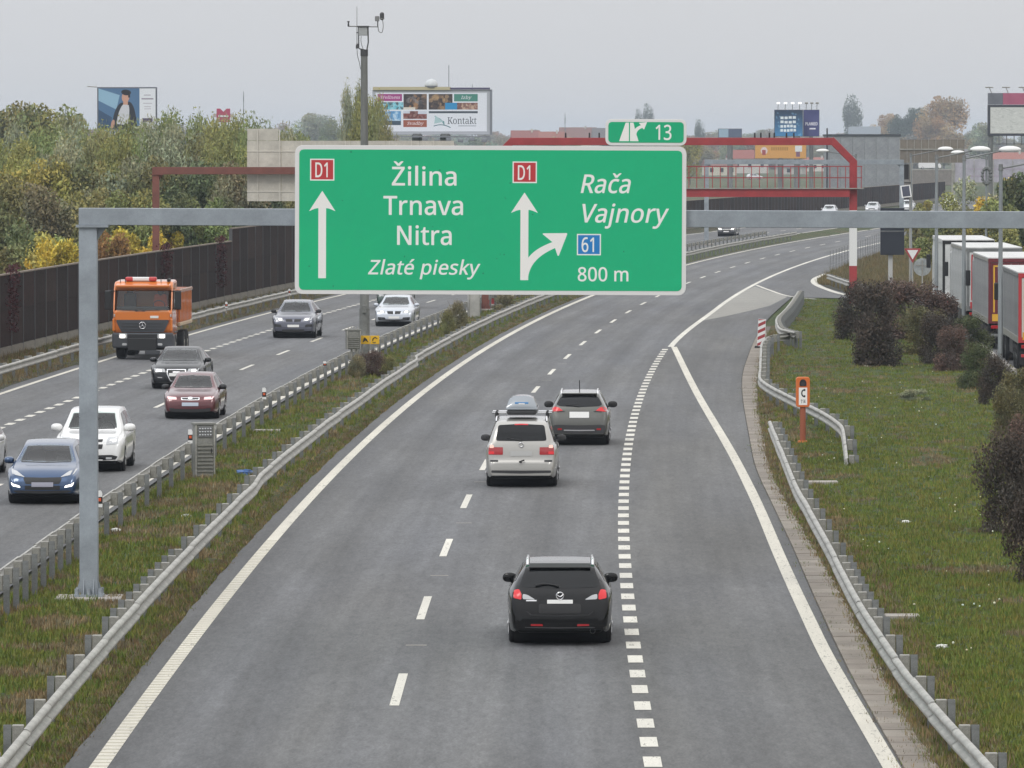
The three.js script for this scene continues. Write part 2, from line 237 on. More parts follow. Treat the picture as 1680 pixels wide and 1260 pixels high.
// ---------------------------------------------------------------- crash barriers
const WPROF = [[.0, 0], [.05, .004], [.085, .032], [.09, .08], [.02, .128], [.0, .15], [.02, .172], [.09, .22], [.085, .268], [.05, .296], [0, .30]];   // [out, up]
function guardrail(label, pts, o = {}) {                                // pts: world points [x, d]; face: +1 corrugation to the right of travel
  const { face = 1, posts = 4, top = .75, h = 1, dense, endDrop = 0 } = o;
  const c = pts.curve ?? new THREE.CatmullRomCurve3(pts.map(([x, d]) => V(x, 0, -d)), false, 'centripetal'), L = c.getLength(), start = c.getPoint(0), t = thing('guardrail', label, 'guardrail', start.x, start.z, 0, 'crash barriers along the motorway');
  const nSec = Math.max(1, Math.round(L / 4)), base = top - .31;
  const pt = (s) => c.getPointAt(clamp(s / L)), tg = (s) => c.getTangentAt(clamp(s / L));
  const postG = merge([box(.012, 1, .1, -.05, .5, 0), box(.1, 1, .012, 0, .5, -.045), box(.1, 1, .012, 0, .5, .045)]), spacerG = rbox(.16, .3, .09, .015);
  for (let k = 0; k < nSec; k++) {
    const s0 = k * L / nSec, s1 = (k + 1) * L / nSec + .06, m = L / nSec > 3 || pts.fine ? 3 : 2, pos = [], uv = [], idx = [], jit = rr(-.012, .012), nP = WPROF.length;
    for (let i = 0; i <= m; i++) {
      const s = lerp(s0, s1, i / m), p = pt(s), q = tg(s), nx = -q.z * face, nz = q.x * face, drop = endDrop ? (smooth(1 - (L - s) / endDrop) * .45) : 0;
      WPROF.forEach(([a, b], j) => { const out = a + (k % 2) * .004; pos.push(p.x + nx * out - start.x, base + b + jit - drop, p.z + nz * out - start.z); uv.push(s / 2, b * 1.5); });
    }
    for (let i = 0; i < m; i++) for (let j = 0; j < nP - 1; j++) { const a = i * nP + j; idx.push(a, a + 1, a + nP, a + 1, a + nP + 1, a + nP); }
    const g = new THREE.BufferGeometry(); g.setAttribute('position', new THREE.Float32BufferAttribute(pos, 3)); g.setAttribute('uv', new THREE.Float32BufferAttribute(uv, 2)); g.setIndex(idx); g.computeVertexNormals();
    part(t, 'beam', g, M.steel);
  }
  let s = .4, n = 0;
  while (s < L - .2 && n < 290) {
    const p = pt(s), q = tg(s), nx = -q.z * face, nz = q.x * face, ang = Math.atan2(-nz, nx), drop = endDrop ? (smooth(1 - (L - s) / endDrop) * .45) : 0;
    const post = part(t, 'post', postG, M.steelDark); post.scale.set(1, top + .055 - drop, 1); post.position.set(p.x - nx * .24 - start.x, -.04, p.z - nz * .24 - start.z); post.rotation.y = ang;
    const sp = part(t, 'spacer', spacerG, M.steel); sp.position.set(p.x - nx * .1 - start.x, top - .13 - drop, p.z - nz * .1 - start.z); sp.rotation.y = ang;
    n++; s += dense && dense(-p.z) ? 2 : posts;
  }
  return t;
}
const along = (f, d0, d1, step = 6) => { const a = []; for (let d = d0; d <= d1; d += step) a.push([f(d), d]); return a; };
guardrail('galvanised barrier along the median beside the near carriageway, running under the big green sign', along(railMR, 70, 600, 4), { face: 1, posts: 4, dense: (d) => d > 106 && d < 124 });
guardrail('galvanised barrier of the median turned towards the oncoming traffic, its tall posts seen from behind', along(railML, 90, 600), { face: -1, posts: 4, dense: (d) => d < 136, top: .78 });
guardrail('weathered barrier below the dark noise wall on the far left', along(railL, 180, 600), { face: 1, posts: 4 });
guardrail('galvanised barrier curving along the right verge in the foreground, posts on the grass side', [[6.09, 74], [6.07, 81.3], [5.98, 87.7], [5.92, 94.4], [5.95, 104], [6.05, 113.4], [6.26, 125.4], [6.48, 140], [6.6, 148], [6.92, 162.5], [7.4, 183.6]], { face: -1, posts: 4, dense: (d) => d > 104 && d < 121 });
guardrail('short barrier with closely set posts next to the pale gore surface', [[11.95, 270.5], [11.6, 276], [11.75, 284], [12.1, 293], [13.6, 316], [15.56, 348.6]], { face: -1, posts: 1.4, top: .8 });
guardrail('bent barrier looping round behind the orange emergency phone', [[11.85, 272], [10.9, 268], [10.2, 260], [9.45, 243], [8.85, 228], [8.45, 217.4], [8.6, 208], [8.95, 198], [9.25, 189], [9.3, 181], [9.15, 176], [8.95, 171]], { face: 1, posts: 4, endDrop: 9 });
guardrail('short barrier on the kerbed island of the lorry park exit', [[19.5, 397], [19.8, 370], [19.85, 342]], { face: 1, posts: 4 });
// ---------------------------------------------------------------- noise wall: posts and dark panels on a concrete footing
{
  const d0 = 216, x0 = wallX(d0), w = thing('noise_wall', 'long dark brown noise wall of panels between thin grey posts, left of the oncoming lanes', 'wall', x0, -d0);
  const tones = [[.040, .027, .025], [.054, .036, .032], [.034, .024, .023], [.050, .029, .026]].map((c) => phys(c, .95, { specularIntensity: .25, map: steelT, bumpMap: bumpT, bumpScale: .01 })), pm = mat([.075, .075, .078], .7), fm = mat([.26, .24, .20], .9, 0, { map: blotchT }), capm = mat([.19, .155, .12], .8);
  for (let d = d0, k = 0; d < 1060; k++) {
    const s = slope(d), len = 4 / Math.sqrt(1 + s * s), a = V(wallX(d) - x0, 0, -d + d0), b = V(wallX(d + len) - x0, 0, -(d + len) + d0), mid = a.clone().lerp(b, .5), ang = Math.atan2(-(b.z - a.z), b.x - a.x), L = a.distanceTo(b), h = d < 353 ? 3.35 : d < 600 ? 4.05 : 3.0;
    const foot = part(w, 'footing', new THREE.BoxGeometry(L - .02, .45, .16), fm); foot.position.set(mid.x, .2, mid.z); foot.rotation.y = ang;
    for (let q = 0; q < 2 && d < 380; q++) { const p = part(w, 'panel', new THREE.BoxGeometry(L - .14, (h - .42) / 2 - .012, .11), pick(tones)); p.position.set(mid.x, .44 + (q + .5) * (h - .42) / 2, mid.z); p.rotation.y = ang; }
    if (d >= 380) { const p = part(w, 'panel', new THREE.BoxGeometry(L - .14, h - .42, .11), pick(tones)); p.position.set(mid.x, .44 + (h - .42) / 2, mid.z); p.rotation.y = ang; }
    const post = part(w, 'post', new THREE.BoxGeometry(.12, h + .03, .17), pm); post.position.set(a.x, (h + .03) / 2, a.z); post.rotation.y = ang;
    const cap = part(w, 'cap', new THREE.BoxGeometry(L - .13, .06, .19), capm); cap.position.set(mid.x, h + .03, mid.z); cap.rotation.y = ang;
    d += len;
  }
}
// ---------------------------------------------------------------- sign gantries
function gantry(name, label, m, d, xl, xr, hBeam, o = {}) {             // portal: posts with base plate, box beam, haunch plates
  const { tilt = 0, pw = .34, bh = .32, turn = 0 } = o, t = thing(name, label, 'gantry', xl, -d, turn), w = xr - xl;
  const beam = part(t, 'beam', rbox(w + pw, bh, .3, .012, w / 2, 0, 0), m); beam.position.y = hBeam - bh / 2; beam.rotation.z = -tilt;
  for (const x of [0, w]) {
    const top = hBeam - bh - tilt * x, s = x ? -1 : 1;
    const p = part(t, 'post', rbox(pw, top, .3, .012, x, top / 2, 0), m);
    part(t, 'flange', box(pw + .14 + .12, .045, .42, x + s * .08, top - .02, 0), m);
    const gs = extrude(poly([[0, 0], [s * .17, 0], [0, -.24]]), .02); part(t, 'haunch', gs.translate(x + s * pw / 2, top - .045, -.01), m);
    part(t, 'base_plate', box(pw + .2, .04, .52, x, .16, 0), m);
    for (const [bx, bz] of [[-.22, .2], [0, .21], [.22, .2], [-.22, -.2], [.22, -.2]]) part(t, 'anchor_bolt', cyl(.04, .04, .12, x + bx, .23, bz, 8), m);
    for (const [bx, bz, ry] of [[-.09, .22, 0], [.09, .22, 0], [-.245, 0, 1], [.245, 0, 1]]) { const r = extrude(poly([[0, 0], [.085, 0], [0, .28]]), .016); r.translate(0, 0, -.008); r.rotateY(ry ? (bx < 0 ? Math.PI : 0) : -Math.PI / 2); part(t, 'rib', r.translate(x + (ry ? Math.sign(bx) * pw / 2 : bx), .18, ry ? bz : .15), m); }
    const f = part(t, 'footing', rbox(1.25, .3, 1.1, .03, x, -.01, 0), M.concrete);
  }
  return t;
}
const GD = 120.3, gx = (px) => (px - 840) / LENS * GD, gy = (py) => EYE - (py - 243) / LENS * GD;
gantry('sign_gantry', 'grey steel portal carrying the green direction sign, its left post standing in the grass median', M.gantry, GD, gx(145), 10.9, gy(341), { tilt: .0038 });
// the big direction sign
function drawText(c, s, x0, x1, base, cap, it = 0, w = 0) {              // text between x0 and x1 with the given cap height
  c.save(); c.font = (cap / .714) + 'px sans-serif'; const m = c.measureText(s).width; c.translate(x0, base); c.transform((x1 - x0 - it * cap * .5) / m, 0, -it, 1, 0, 0); c.fillText(s, 0, 0); c.lineWidth = w || cap * .026; c.lineJoin = 'round'; c.strokeText(s, 0, 0); c.restore();
}
const OFFW = '#e9e7e3';
function shield(c, x, y, w, h, color, s) { c.fillStyle = OFFW; c.fillRect(x, y, w, h); c.fillStyle = color; c.fillRect(x + 5, y + 5, w - 10, h - 10); c.fillStyle = OFFW; c.strokeStyle = OFFW; drawText(c, s, x + w * .17, x + w * .83, y + h * .84, h * .66); }
function arrowUp(c, x, y0, y1, hw, sw, hh) { c.beginPath(); c.moveTo(x, y0); c.lineTo(x + hw, y0 + hh); c.quadraticCurveTo(x + sw + 8, y0 + hh - 14, x + sw, y0 + hh - 12); c.lineTo(x + sw, y1); c.lineTo(x - sw, y1); c.lineTo(x - sw, y0 + hh - 12); c.quadraticCurveTo(x - sw - 8, y0 + hh - 14, x - hw, y0 + hh); c.closePath(); c.fill(); }
const signT = canvas(2048, 777, (c) => {
  c.scale(2048 / 1556, 2048 / 1556); c.fillStyle = '#03ad77'; c.fillRect(0, 0, 1556, 600);
  let s = 5; const r = () => { s = (s * 16807) % 2147483647; return s / 2147483647; };
  c.fillStyle = 'rgba(0,176,120,.035)'; for (let i = 0; i < 260; i++) { const x = 10 + r() * 330, y = 330 + r() * 260; if (x * .6 + (600 - y) * .8 > 330 * r() + 60) continue; c.beginPath(); c.ellipse(x, y, 16 + r() * 55, 10 + r() * 40, r() * 3, 0, 7); c.fill(); }
  for (let i = 0; i < 420; i++) { c.fillStyle = r() < .5 ? 'rgba(20,70,50,.014)' : 'rgba(170,220,195,.014)'; c.beginPath(); c.ellipse(r() * 1556, r() * 600, 3 + r() * 40, 2 + r() * 16, r() * 3, 0, 7); c.fill(); }
  for (let i = 0; i < 26; i++) { c.fillStyle = 'rgba(20,50,40,.35)'; c.beginPath(); c.ellipse(r() * 1556, r() * 600, 1 + r() * 3, 1 + r() * 3, 0, 0, 7); c.fill(); }
  c.translate(-62, -146); c.fillStyle = c.strokeStyle = OFFW;
  drawText(c, 'Žilina', 443, 712, 303, 72); drawText(c, 'Trnava', 413, 738, 420, 73); drawText(c, 'Nitra', 459, 693, 540, 74); drawText(c, 'Zlaté piesky', 350, 797, 657, 56, .2);
  drawText(c, 'Rača', 1190, 1404, 330, 72, .2); drawText(c, 'Vajnory', 1192, 1546, 447, 72, .2); drawText(c, '800 m', 1185, 1395, 681, 55);
  arrowUp(c, 170, 326, 674, 53, 15.5, 82); arrowUp(c, 975, 330, 679, 54, 16, 82);
  c.beginPath(); c.moveTo(989, 592); c.bezierCurveTo(1005, 570, 1030, 548, 1086, 527); c.lineTo(1048, 496); c.quadraticCurveTo(1047, 492, 1052, 492); c.lineTo(1143, 491); c.quadraticCurveTo(1147, 492, 1145, 497); c.lineTo(1113, 580); c.quadraticCurveTo(1110, 584, 1107, 580); c.lineTo(1097, 551); c.bezierCurveTo(1030, 580, 992, 620, 990, 679); c.closePath(); c.fill();
  shield(c, 121, 199, 97, 87, '#b9363b', 'D1'); shield(c, 927, 207, 97, 86, '#b9363b', 'D1'); shield(c, 1184, 494, 96, 85, '#1b79bd', '61');
});
const tabT = canvas(1024, 322, (c) => {
  c.scale(1024 / 298, 1024 / 298); c.fillStyle = '#05a674'; c.fillRect(0, 0, 298, 94); c.translate(-1310, -45); c.fillStyle = c.strokeStyle = OFFW;
  drawText(c, '13', 1490, 1556, 118, 53);
  c.beginPath(); c.moveTo(1384, 57); c.lineTo(1396, 57); c.lineTo(1396, 124); c.lineTo(1360, 124); c.closePath(); c.fill();
  c.beginPath(); c.moveTo(1400, 57); c.lineTo(1413, 57); c.lineTo(1418, 80); c.quadraticCurveTo(1424, 72, 1440, 66); c.lineTo(1432, 58); c.lineTo(1463, 55); c.lineTo(1452, 82); c.lineTo(1445, 76); c.quadraticCurveTo(1424, 84, 1424, 100); c.lineTo(1432, 124); c.lineTo(1400, 124); c.closePath(); c.fill();
});
function signPanel(name, label, x0, x1, yTop, yBot, z, T, border, r, backM, tilt = 0, hangers = []) {
  const w = x1 - x0, h = yTop - yBot, t = thing(name, label, 'road sign', (x0 + x1) / 2, z, 0, undefined, (yTop + yBot) / 2); t.rotation.z = -tilt;
  part(t, 'frame', extrude(poly([[-w / 2, -h / 2], [w / 2, -h / 2], [w / 2, h / 2], [-w / 2, h / 2]], r), .03, .004), M.signRim);
  const iw = w / 2 - border, ih = h / 2 - border, g = new THREE.ShapeGeometry(poly([[-iw, -ih], [iw, -ih], [iw, ih], [-iw, ih]], r * .6), 8), p = g.attributes.position, uv = g.attributes.uv;
  for (let i = 0; i < p.count; i++) uv.setXY(i, (p.getX(i) + w / 2) / w, (p.getY(i) + h / 2) / h);
  part(t, 'face', g.translate(0, 0, .039), mat('#ffffff', .38, 0, { map: T }));
  for (const hx of hangers) part(t, 'stiffener', box(.09, h * .96, .1, hx, 0, -.055), M.steel);
  return t;
}
M.signRim = mat([.70, .69, .68], .45);
signPanel('direction_sign', 'large green motorway sign for Žilina, Trnava, Nitra and Rača, hung across the lanes', gx(485.3), gx(1124.5), gy(239.5), gy(482.3), -GD + .32, signT, .075, .16, M.steel, .0036, [-2.6, -.9, .9, 2.6]);
signPanel('exit_sign', 'small green plate reading 13 with an exit symbol, on top of the big green sign', gx(993), gx(1125), gy(196), gy(238.5), -GD + .33, tabT, .05, .13, M.steel, .0036, [-.45, .45]);
// red portal with an inspection walkway
{
  const d = 346, sc = LENS / d, xl = (806 - 840) / sc, xr = (1399.5 - 840) / sc, Y = (py) => EYE - (py - 243) / sc, t = thing('red_portal', 'red steel portal with a railed walkway, its leg painted white and red near the ground', 'gantry', xl, -d), w = xr - xl, m = M.redPaint, b = .4, c = 1.12, yt = Y(226);
  part(t, 'top_beam', rbox(w - 2 * c, b, b, .02, w / 2, yt - b / 2, 0), m);
  for (const s of [0, 1]) {
    const x = s ? w : 0, k = s ? -1 : 1;
    part(t, 'chamfer', rbox(c * 1.62, b * .94, b * .98, .02, x + k * c / 2, yt - b / 2 - c / 2 + .02, 0, 0, 0, k * Math.PI / 4), m);
    part(t, 'post', box(b, yt - c - Y(345) - .1, b * .96, x, (yt - c - .1 + Y(345)) / 2, 0), m);
    part(t, 'white_band', box(b, Y(345) - Y(436), b * .96, x, (Y(345) + Y(436)) / 2, 0), M.whitePaint);
    part(t, 'red_band', box(b, Y(436), b * .96, x, Y(436) / 2, 0), m);
    part(t, 'footing', rbox(1.2, .3, 1.2, .04, x, 0, 0), M.concrete);
  }
  const y1 = Y(310), y0 = Y(323);
  part(t, 'walkway_beam', box(w - b, y1 - y0, .5, w / 2, (y0 + y1) / 2, .28), m); part(t, 'walkway_deck', box(w + .5, .05, .85, w / 2 + .3, y1 + .03, .2), M.steel);
  const rl = Y(273); for (const q of [rl, (rl + y1) / 2]) for (const z of [.6, -.2]) part(t, 'handrail', box(w + .4, .05, .05, w / 2 + .25, q, z), m);
  for (let i = 0; i <= 47; i++) part(t, 'baluster', box(.04, rl - y1, .04, .1 + i * (w + .3) / 47, (rl + y1) / 2, .6), m);
  for (const px of [928, 967, 983, 1238, 1248, 1262, 1270, 1290, 1302]) part(t, 'lamp_stub', cyl(.05, .04, .3, (px - 840) / sc - xl, yt + .12, 0, 8), M.black);
}
// brown gantry over the oncoming lanes with the back of its sign
{
  const d = 336, sc = LENS / d, Y = (py) => EYE - (py - 243) / sc, X = (px) => (px - 840) / sc;
  gantry('sign_gantry', 'brown-red steel portal over the oncoming lanes, left leg behind the noise wall', M.brownPaint, d, X(256), X(796), Y(274), { pw: .36, bh: .38 });
  const x0 = X(405), x1 = X(745), yT = Y(231), yB = Y(330), t = thing('road_sign', 'back of a pale sign panel with vertical stiffeners on the brown portal', 'road sign', x0, -d - .4), pm = mat([.62, .585, .51], .6, 0, { map: blotchT }), rib = mat([.55, .52, .46], .6);
  for (let i = 0; i < 6; i++) part(t, 'panel', box((x1 - x0) / 6 - .012, yT - yB, .04, (i + .5) * (x1 - x0) / 6, (yT + yB) / 2, 0), pm);
  part(t, 'exit_plate', box(1.62, .62, .04, .83, yT + .325, 0), pm);
  for (let i = 0; i < 9; i++) { const x = .55 + i * 1.15; part(t, 'stiffener', box(.06, yT - yB + (i < 2 ? .6 : 0), .05, x, (yT + yB) / 2 + (i < 2 ? .3 : 0), .05), rib); }
  for (const y of [yT - .55, yB + .5, (yT + yB) / 2]) part(t, 'crossbar', box(x1 - x0, .05, .03, (x1 - x0) / 2, y, .035), rib);
}
// grey gantry far ahead
{ const d = 566, sc = LENS / d, Y = (py) => EYE - (py - 243) / sc; gantry('sign_gantry', 'pale grey portal far ahead beyond the red portal', M.gantry, d, (1159 - 840) / sc, (1479 - 840) / sc, Y(262), { pw: .38, bh: .4 }); }
{ const d = 660, sc = LENS / d, x0 = (1476 - 840) / sc, Y = (py) => EYE - (py - 243) / sc, t = thing('road_sign', 'back of a brown ribbed sign panel standing beyond the grey hall', 'road sign', x0, -d), w = 106 / sc, yT = Y(229), yB = Y(267);
  const pm = mat([.22, .19, .155], .8, 0, { map: blotchT }); for (let i = 0; i < 9; i++) { part(t, 'panel', box(w / 9 - .05, yT - yB, .05, (i + .5) * w / 9, (yT + yB) / 2, 0), pm); part(t, 'rib', box(.045, yT - yB, .07, i * w / 9, (yT + yB) / 2, .02), M.steel); }
  part(t, 'crossbar', box(w, .14, .12, w / 2, yT - 1, .06), M.steel); for (const x of [1.2, w - 1.2]) part(t, 'leg', box(.22, yB + .1, .22, x, yB / 2, -.1), M.steel); }
// ---------------------------------------------------------------- weather and camera mast
{
  const d = 248.6, sc = LENS / d, b = G(598, 605), t = thing('weather_mast', 'tall grey mast with camera, sensors and an antenna in the median', 'mast', b.x, b.z), Y = (py) => EYE - (py - 243) / sc, X = (px) => (px - 840) / sc - b.x, m = mat([.25, .255, .25], .6, .2, { map: steelT }), dk = mat([.05, .05, .052], .6);
  part(t, 'pole', cyl(.185, .13, Y(83), 0, Y(83) / 2, 0, 16), m); part(t, 'collar', cyl(.15, .15, .25, 0, Y(87), 0, 14), dk);
  part(t, 'cabinet', rbox(.34, .36, .3, .02, X(596), Y(51), 0), mat([.33, .34, .34], .6));
  part(t, 'roof_plate', box(.44, .05, .36, X(596.5), Y(44), 0), dk);
  part(t, 'bracket', merge([bar(V(X(588.5), Y(45), 0), V(X(589), Y(80), 0), .022), bar(V(X(604), Y(45), 0), V(X(604.5), Y(70), 0), .026), bar(V(X(604.5), Y(70), 0), V(X(602), Y(83), 0), .026), bar(V(X(589), Y(80), 0), V(X(602), Y(83), 0), .022)]), dk);
  part(t, 'conduit', tube([[X(593), Y(60), 0], [X(592.5), Y(66), 0], [X(594), Y(75), 0], [X(597), Y(83), 0]], .012), dk);
  part(t, 'antenna', bar(V(X(586), Y(80), .05), V(X(586), Y(11), .05), .018, 6, .01), m); part(t, 'antenna_clamp', merge([box(.1, .05, .06, X(587), Y(54), .03), box(.1, .05, .06, X(587), Y(73), .03), box(.09, .14, .07, X(586), Y(77), .04)]), dk);
  part(t, 'cable', tube([[X(586), Y(80), .05], [X(587), Y(92), .08], [X(590), Y(103), .14], [X(592), Y(114), .16]], .012), dk);
  part(t, 'cross_arm', bar(V(X(572), Y(43.5), 0), V(X(621), Y(44.5), 0), .02), m);
  part(t, 'wind_sensor', merge([cyl(.028, .028, .2, X(572), Y(40), 0, 8), cyl(.05, .045, .05, X(572), Y(36), 0, 10), cyl(.04, .05, .03, X(572), Y(41.5), 0, 10)]), dk);
  part(t, 'sensor_box', rbox(.17, .2, .14, .02, X(619), Y(31), 0), mat([.2, .2, .2], .6)); part(t, 'sensor_stem', cyl(.022, .022, .2, X(620), Y(39.5), 0, 8), dk);
  const cam = new THREE.CapsuleGeometry(.085, .14, 6, 12); part(t, 'camera', cam.translate(X(627), Y(27), .05), dk); part(t, 'camera_ring', cyl(.09, .09, .05, X(627), Y(31), .05, 14), m);
  part(t, 'camera_cable', tube([[X(628), Y(33), .05], [X(629), Y(44), .05], [X(626.5), Y(54), .05], [X(622), Y(52), .03], [X(620.5), Y(44), 0]], .016), m);
  part(t, 'terminal_box', rbox(.16, .3, .1, .015, 0, Y(507), .22), m); part(t, 'lower_sleeve', cyl(.2, .2, 1.6, 0, Y(540), 0, 16), m);
}
const signPole = (t, x, h, z = 0, r = .04) => part(t, 'pole', cyl(r, r, h, x, h / 2, z, 10), M.steel);
{ // yellow plates beside the mast
  const d = 243, sc = LENS / d, x0 = (607 - 840) / sc, yM = EYE - (557.5 - 243) / sc, t = thing('yellow_sign', 'pair of small yellow plates with black symbols beside the mast in the median', 'road sign', x0, -d), ym = mat([.72, .42, .01], .5);
  part(t, 'pole', cyl(.03, .03, yM + .2, .3, (yM + .2) / 2, -.05, 8), M.steel); part(t, 'pole', cyl(.03, .03, yM + .2, -.3, (yM + .2) / 2, -.05, 8), M.steel); part(t, 'crossbar', box(.66, .03, .02, 0, yM, -.02), M.steel);
  for (const s of [-1, 1]) part(t, 'plate', rbox(.34, .32, .02, .008, s * .18, yM, .012), ym);
  part(t, 'bird_symbol', extrude(poly([[-.28, -.1], [-.24, .05], [-.2, .1], [-.12, .03], [-.06, -.1], [-.12, -.06], [-.17, -.02], [-.22, -.06]]), .004).translate(0, yM, .024), M.black);
  part(t, 'phone_symbol', tube([[.1, -.04, 0], [.12, .05, 0], [.2, .09, 0], [.27, .05, 0]], .02, 14).translate(0, yM, .024), M.black); part(t, 'phone_symbol', tube([[.1, -.09, 0], [.16, -.11, 0], [.22, -.08, 0]], .014, 10).translate(0, yM, .024), M.black);
}
function cabinet(label, px, pyTop, pyBot, w, dep, legH, m, louvres, extra) {
  const b = G(px, pyBot), d = -b.z, sc = LENS / d, h = (pyBot - pyTop) / sc, t = thing('roadside_cabinet', label, 'cabinet', b.x, b.z, .25);
  if (legH) { part(t, 'leg', cyl(.04, .04, legH, -w * .1, legH / 2, 0, 8), M.steel); part(t, 'leg', cyl(.03, .03, legH, w * .25, legH / 2, 0, 8), M.steel); }
  part(t, 'housing', rbox(w, h - legH - .06, dep, .015, 0, legH + (h - legH - .06) / 2, 0), m); part(t, 'lid', rbox(w + .06, .06, dep + .06, .01, 0, h - .03, 0), m);
  const n = louvres, hh = h - legH; for (let i = 0; i < n; i++) part(t, 'louvre', box(w * .8, .03, .03, 0, legH + hh * (.06 + .6 * i / n), dep / 2 + .012, .4), M.steel);
  for (const s of [-1, 1]) part(t, 'frame_bar', box(.035, hh - .06, .035, s * (w / 2 - .01), legH + hh / 2 - .03, dep / 2 + .012), M.steel);
  extra?.(t, w, h, dep); return t;
}
const cabM = mat([.30, .30, .285], .6, .15, { map: steelT });
cabinet('grey traffic counter cabinet with a grid of lamps at the top, beside the median barrier', 334, 693, 785, .5, .42, 0, cabM, 9, (t, w, h, dep) => { part(t, 'lamp_panel', rbox(w * .74, h * .2, .03, .01, 0, h * .84, dep / 2 + .012), mat([.16, .16, .16], .5)); for (let i = 0; i < 5; i++) for (let j = 0; j < 3; j++) part(t, 'lamp', new THREE.SphereGeometry(.026, 8, 6).translate((i - 2) * .07, h * .84 + (j - 1) * .08, dep / 2 + .03), M.lamp); part(t, 'handle', box(.02, .12, .03, w * .32, h * .5, dep / 2 + .03), M.black); });
cabinet('grey cabinet on a white leg next to the tall mast', 579, 540, 614, .52, .3, .95, cabM, 6, (t, w, h) => { for (let i = 0; i < 4; i++) part(t, 'spike', cyl(.015, .015, .1, -w / 2 + .08 + i * .12, h + .05, 0, 6), M.steel); });
cabinet('pale cabinet in the median below the right half of the green sign', 777, 472, 522, .55, .4, 0, mat([.5, .49, .46], .7, 0, { map: blotchT }), 0);
// ---------------------------------------------------------------- delineators, emergency phone, marker board
function delineator(label, px, pyBase, h = .38) {
  const b = G(px, pyBase, .72), t = thing('delineator_post', label, 'delineator', b.x, b.z, 0, 'white marker posts fixed on the barriers', .72);
  part(t, 'body', extrude(poly([[-.06, 0], [.06, 0], [.06, h - .06], [.03, h], [-.06, h]], .015), .05), M.whitePaint); part(t, 'black_band', box(.126, h * .42, .056, 0, h * .42, .025), M.black);
  part(t, 'reflector', box(.07, h * .2, .012, 0, h * .46, .056), mat([.6, .1, .03], .3)); part(t, 'bracket', box(.05, .3, .03, 0, -.12, .01), M.steel);
}
delineator('white marker post with a red reflector on the median barrier beside the gantry post', 163.5, 832, .36); delineator('white marker post on the barrier just left of the grey lamp cabinet', 312.5, 727, .36); delineator('white marker post on the median barrier behind the red car', 433.5, 655, .36); delineator('tiny white marker post on the median barrier left of the tall mast', 533, 602, .2);
delineator('white marker post on the barrier below the noise wall, right of the dump truck', 371.5, 505, .3); delineator('white marker post at the barrier end beside the left edge of the green sign', 475, 483, .3);
{
  const b = G(1317, 729), t = thing('emergency_phone', 'orange roadside emergency phone on a post with a white handset plate', 'phone', b.x, b.z), om = mat([.60, .14, .025], .5), od = mat([.30, .085, .04], .65);
  part(t, 'base', cyl(.17, .14, .12, 0, .05, 0, 14), om); part(t, 'post', cyl(.085, .085, 1.1, 0, .6, 0, 14), od);
  part(t, 'head', extrude(poly([[-.185, 0], [.185, 0], [.185, .84], [-.185, .84]], .07), .22, .012).translate(0, 1.09, -.12), om);
  part(t, 'visor', extrude(poly([[-.1, 0], [.1, 0], [.1, .12], [.05, .2], [-.05, .2], [-.1, .12]], .04), .012).translate(0, 1.68, .11), M.black); part(t, 'speaker', cyl(.06, .06, .02, 0, 1.75, .135, 14, Math.PI / 2), M.plastic);
  const T = canvas(256, 512, (c) => { c.fillStyle = '#e8e6e2'; c.fillRect(0, 0, 256, 512); c.strokeStyle = c.fillStyle = '#15171c'; c.lineWidth = 40; c.lineCap = 'round'; c.beginPath(); c.moveTo(165, 70); c.bezierCurveTo(70, 70, 60, 250, 165, 265); c.stroke(); c.fillRect(150, 40, 50, 62); c.fillRect(150, 225, 50, 62); drawText(c, '114', 55, 205, 460, 110, 0, 8); });
  part(t, 'plate', new THREE.PlaneGeometry(.24, .5).translate(0, 1.39, .117), mat('#ffffff', .5, 0, { map: T }));
}
{
  const b = G(1248, 571), t = thing('marker_board', 'upright red and white striped marker board at the bend of the verge', 'marker', b.x, b.z, -.1), w = .33, h = 1.2, lean = new THREE.Group();
  t.rotation.z = -.05; part(t, 'board', rbox(w, h, .03, .008, 0, h / 2 + .04, 0), M.whitePaint); part(t, 'foot', rbox(.5, .1, .4, .02, 0, .03, 0), M.rubber);
  for (let i = 0; i < 5; i++) { const y = .02 + i * .28; part(t, 'red_stripe', new THREE.ShapeGeometry(poly([[-w / 2 + .01, clamp(y, .05, h)], [w / 2 - .01, clamp(y + .16, .05, h)], [w / 2 - .01, clamp(y + .3, .05, h)], [-w / 2 + .01, clamp(y + .14, .05, h)]])).translate(0, .03, .018), M.redPaint); }
}
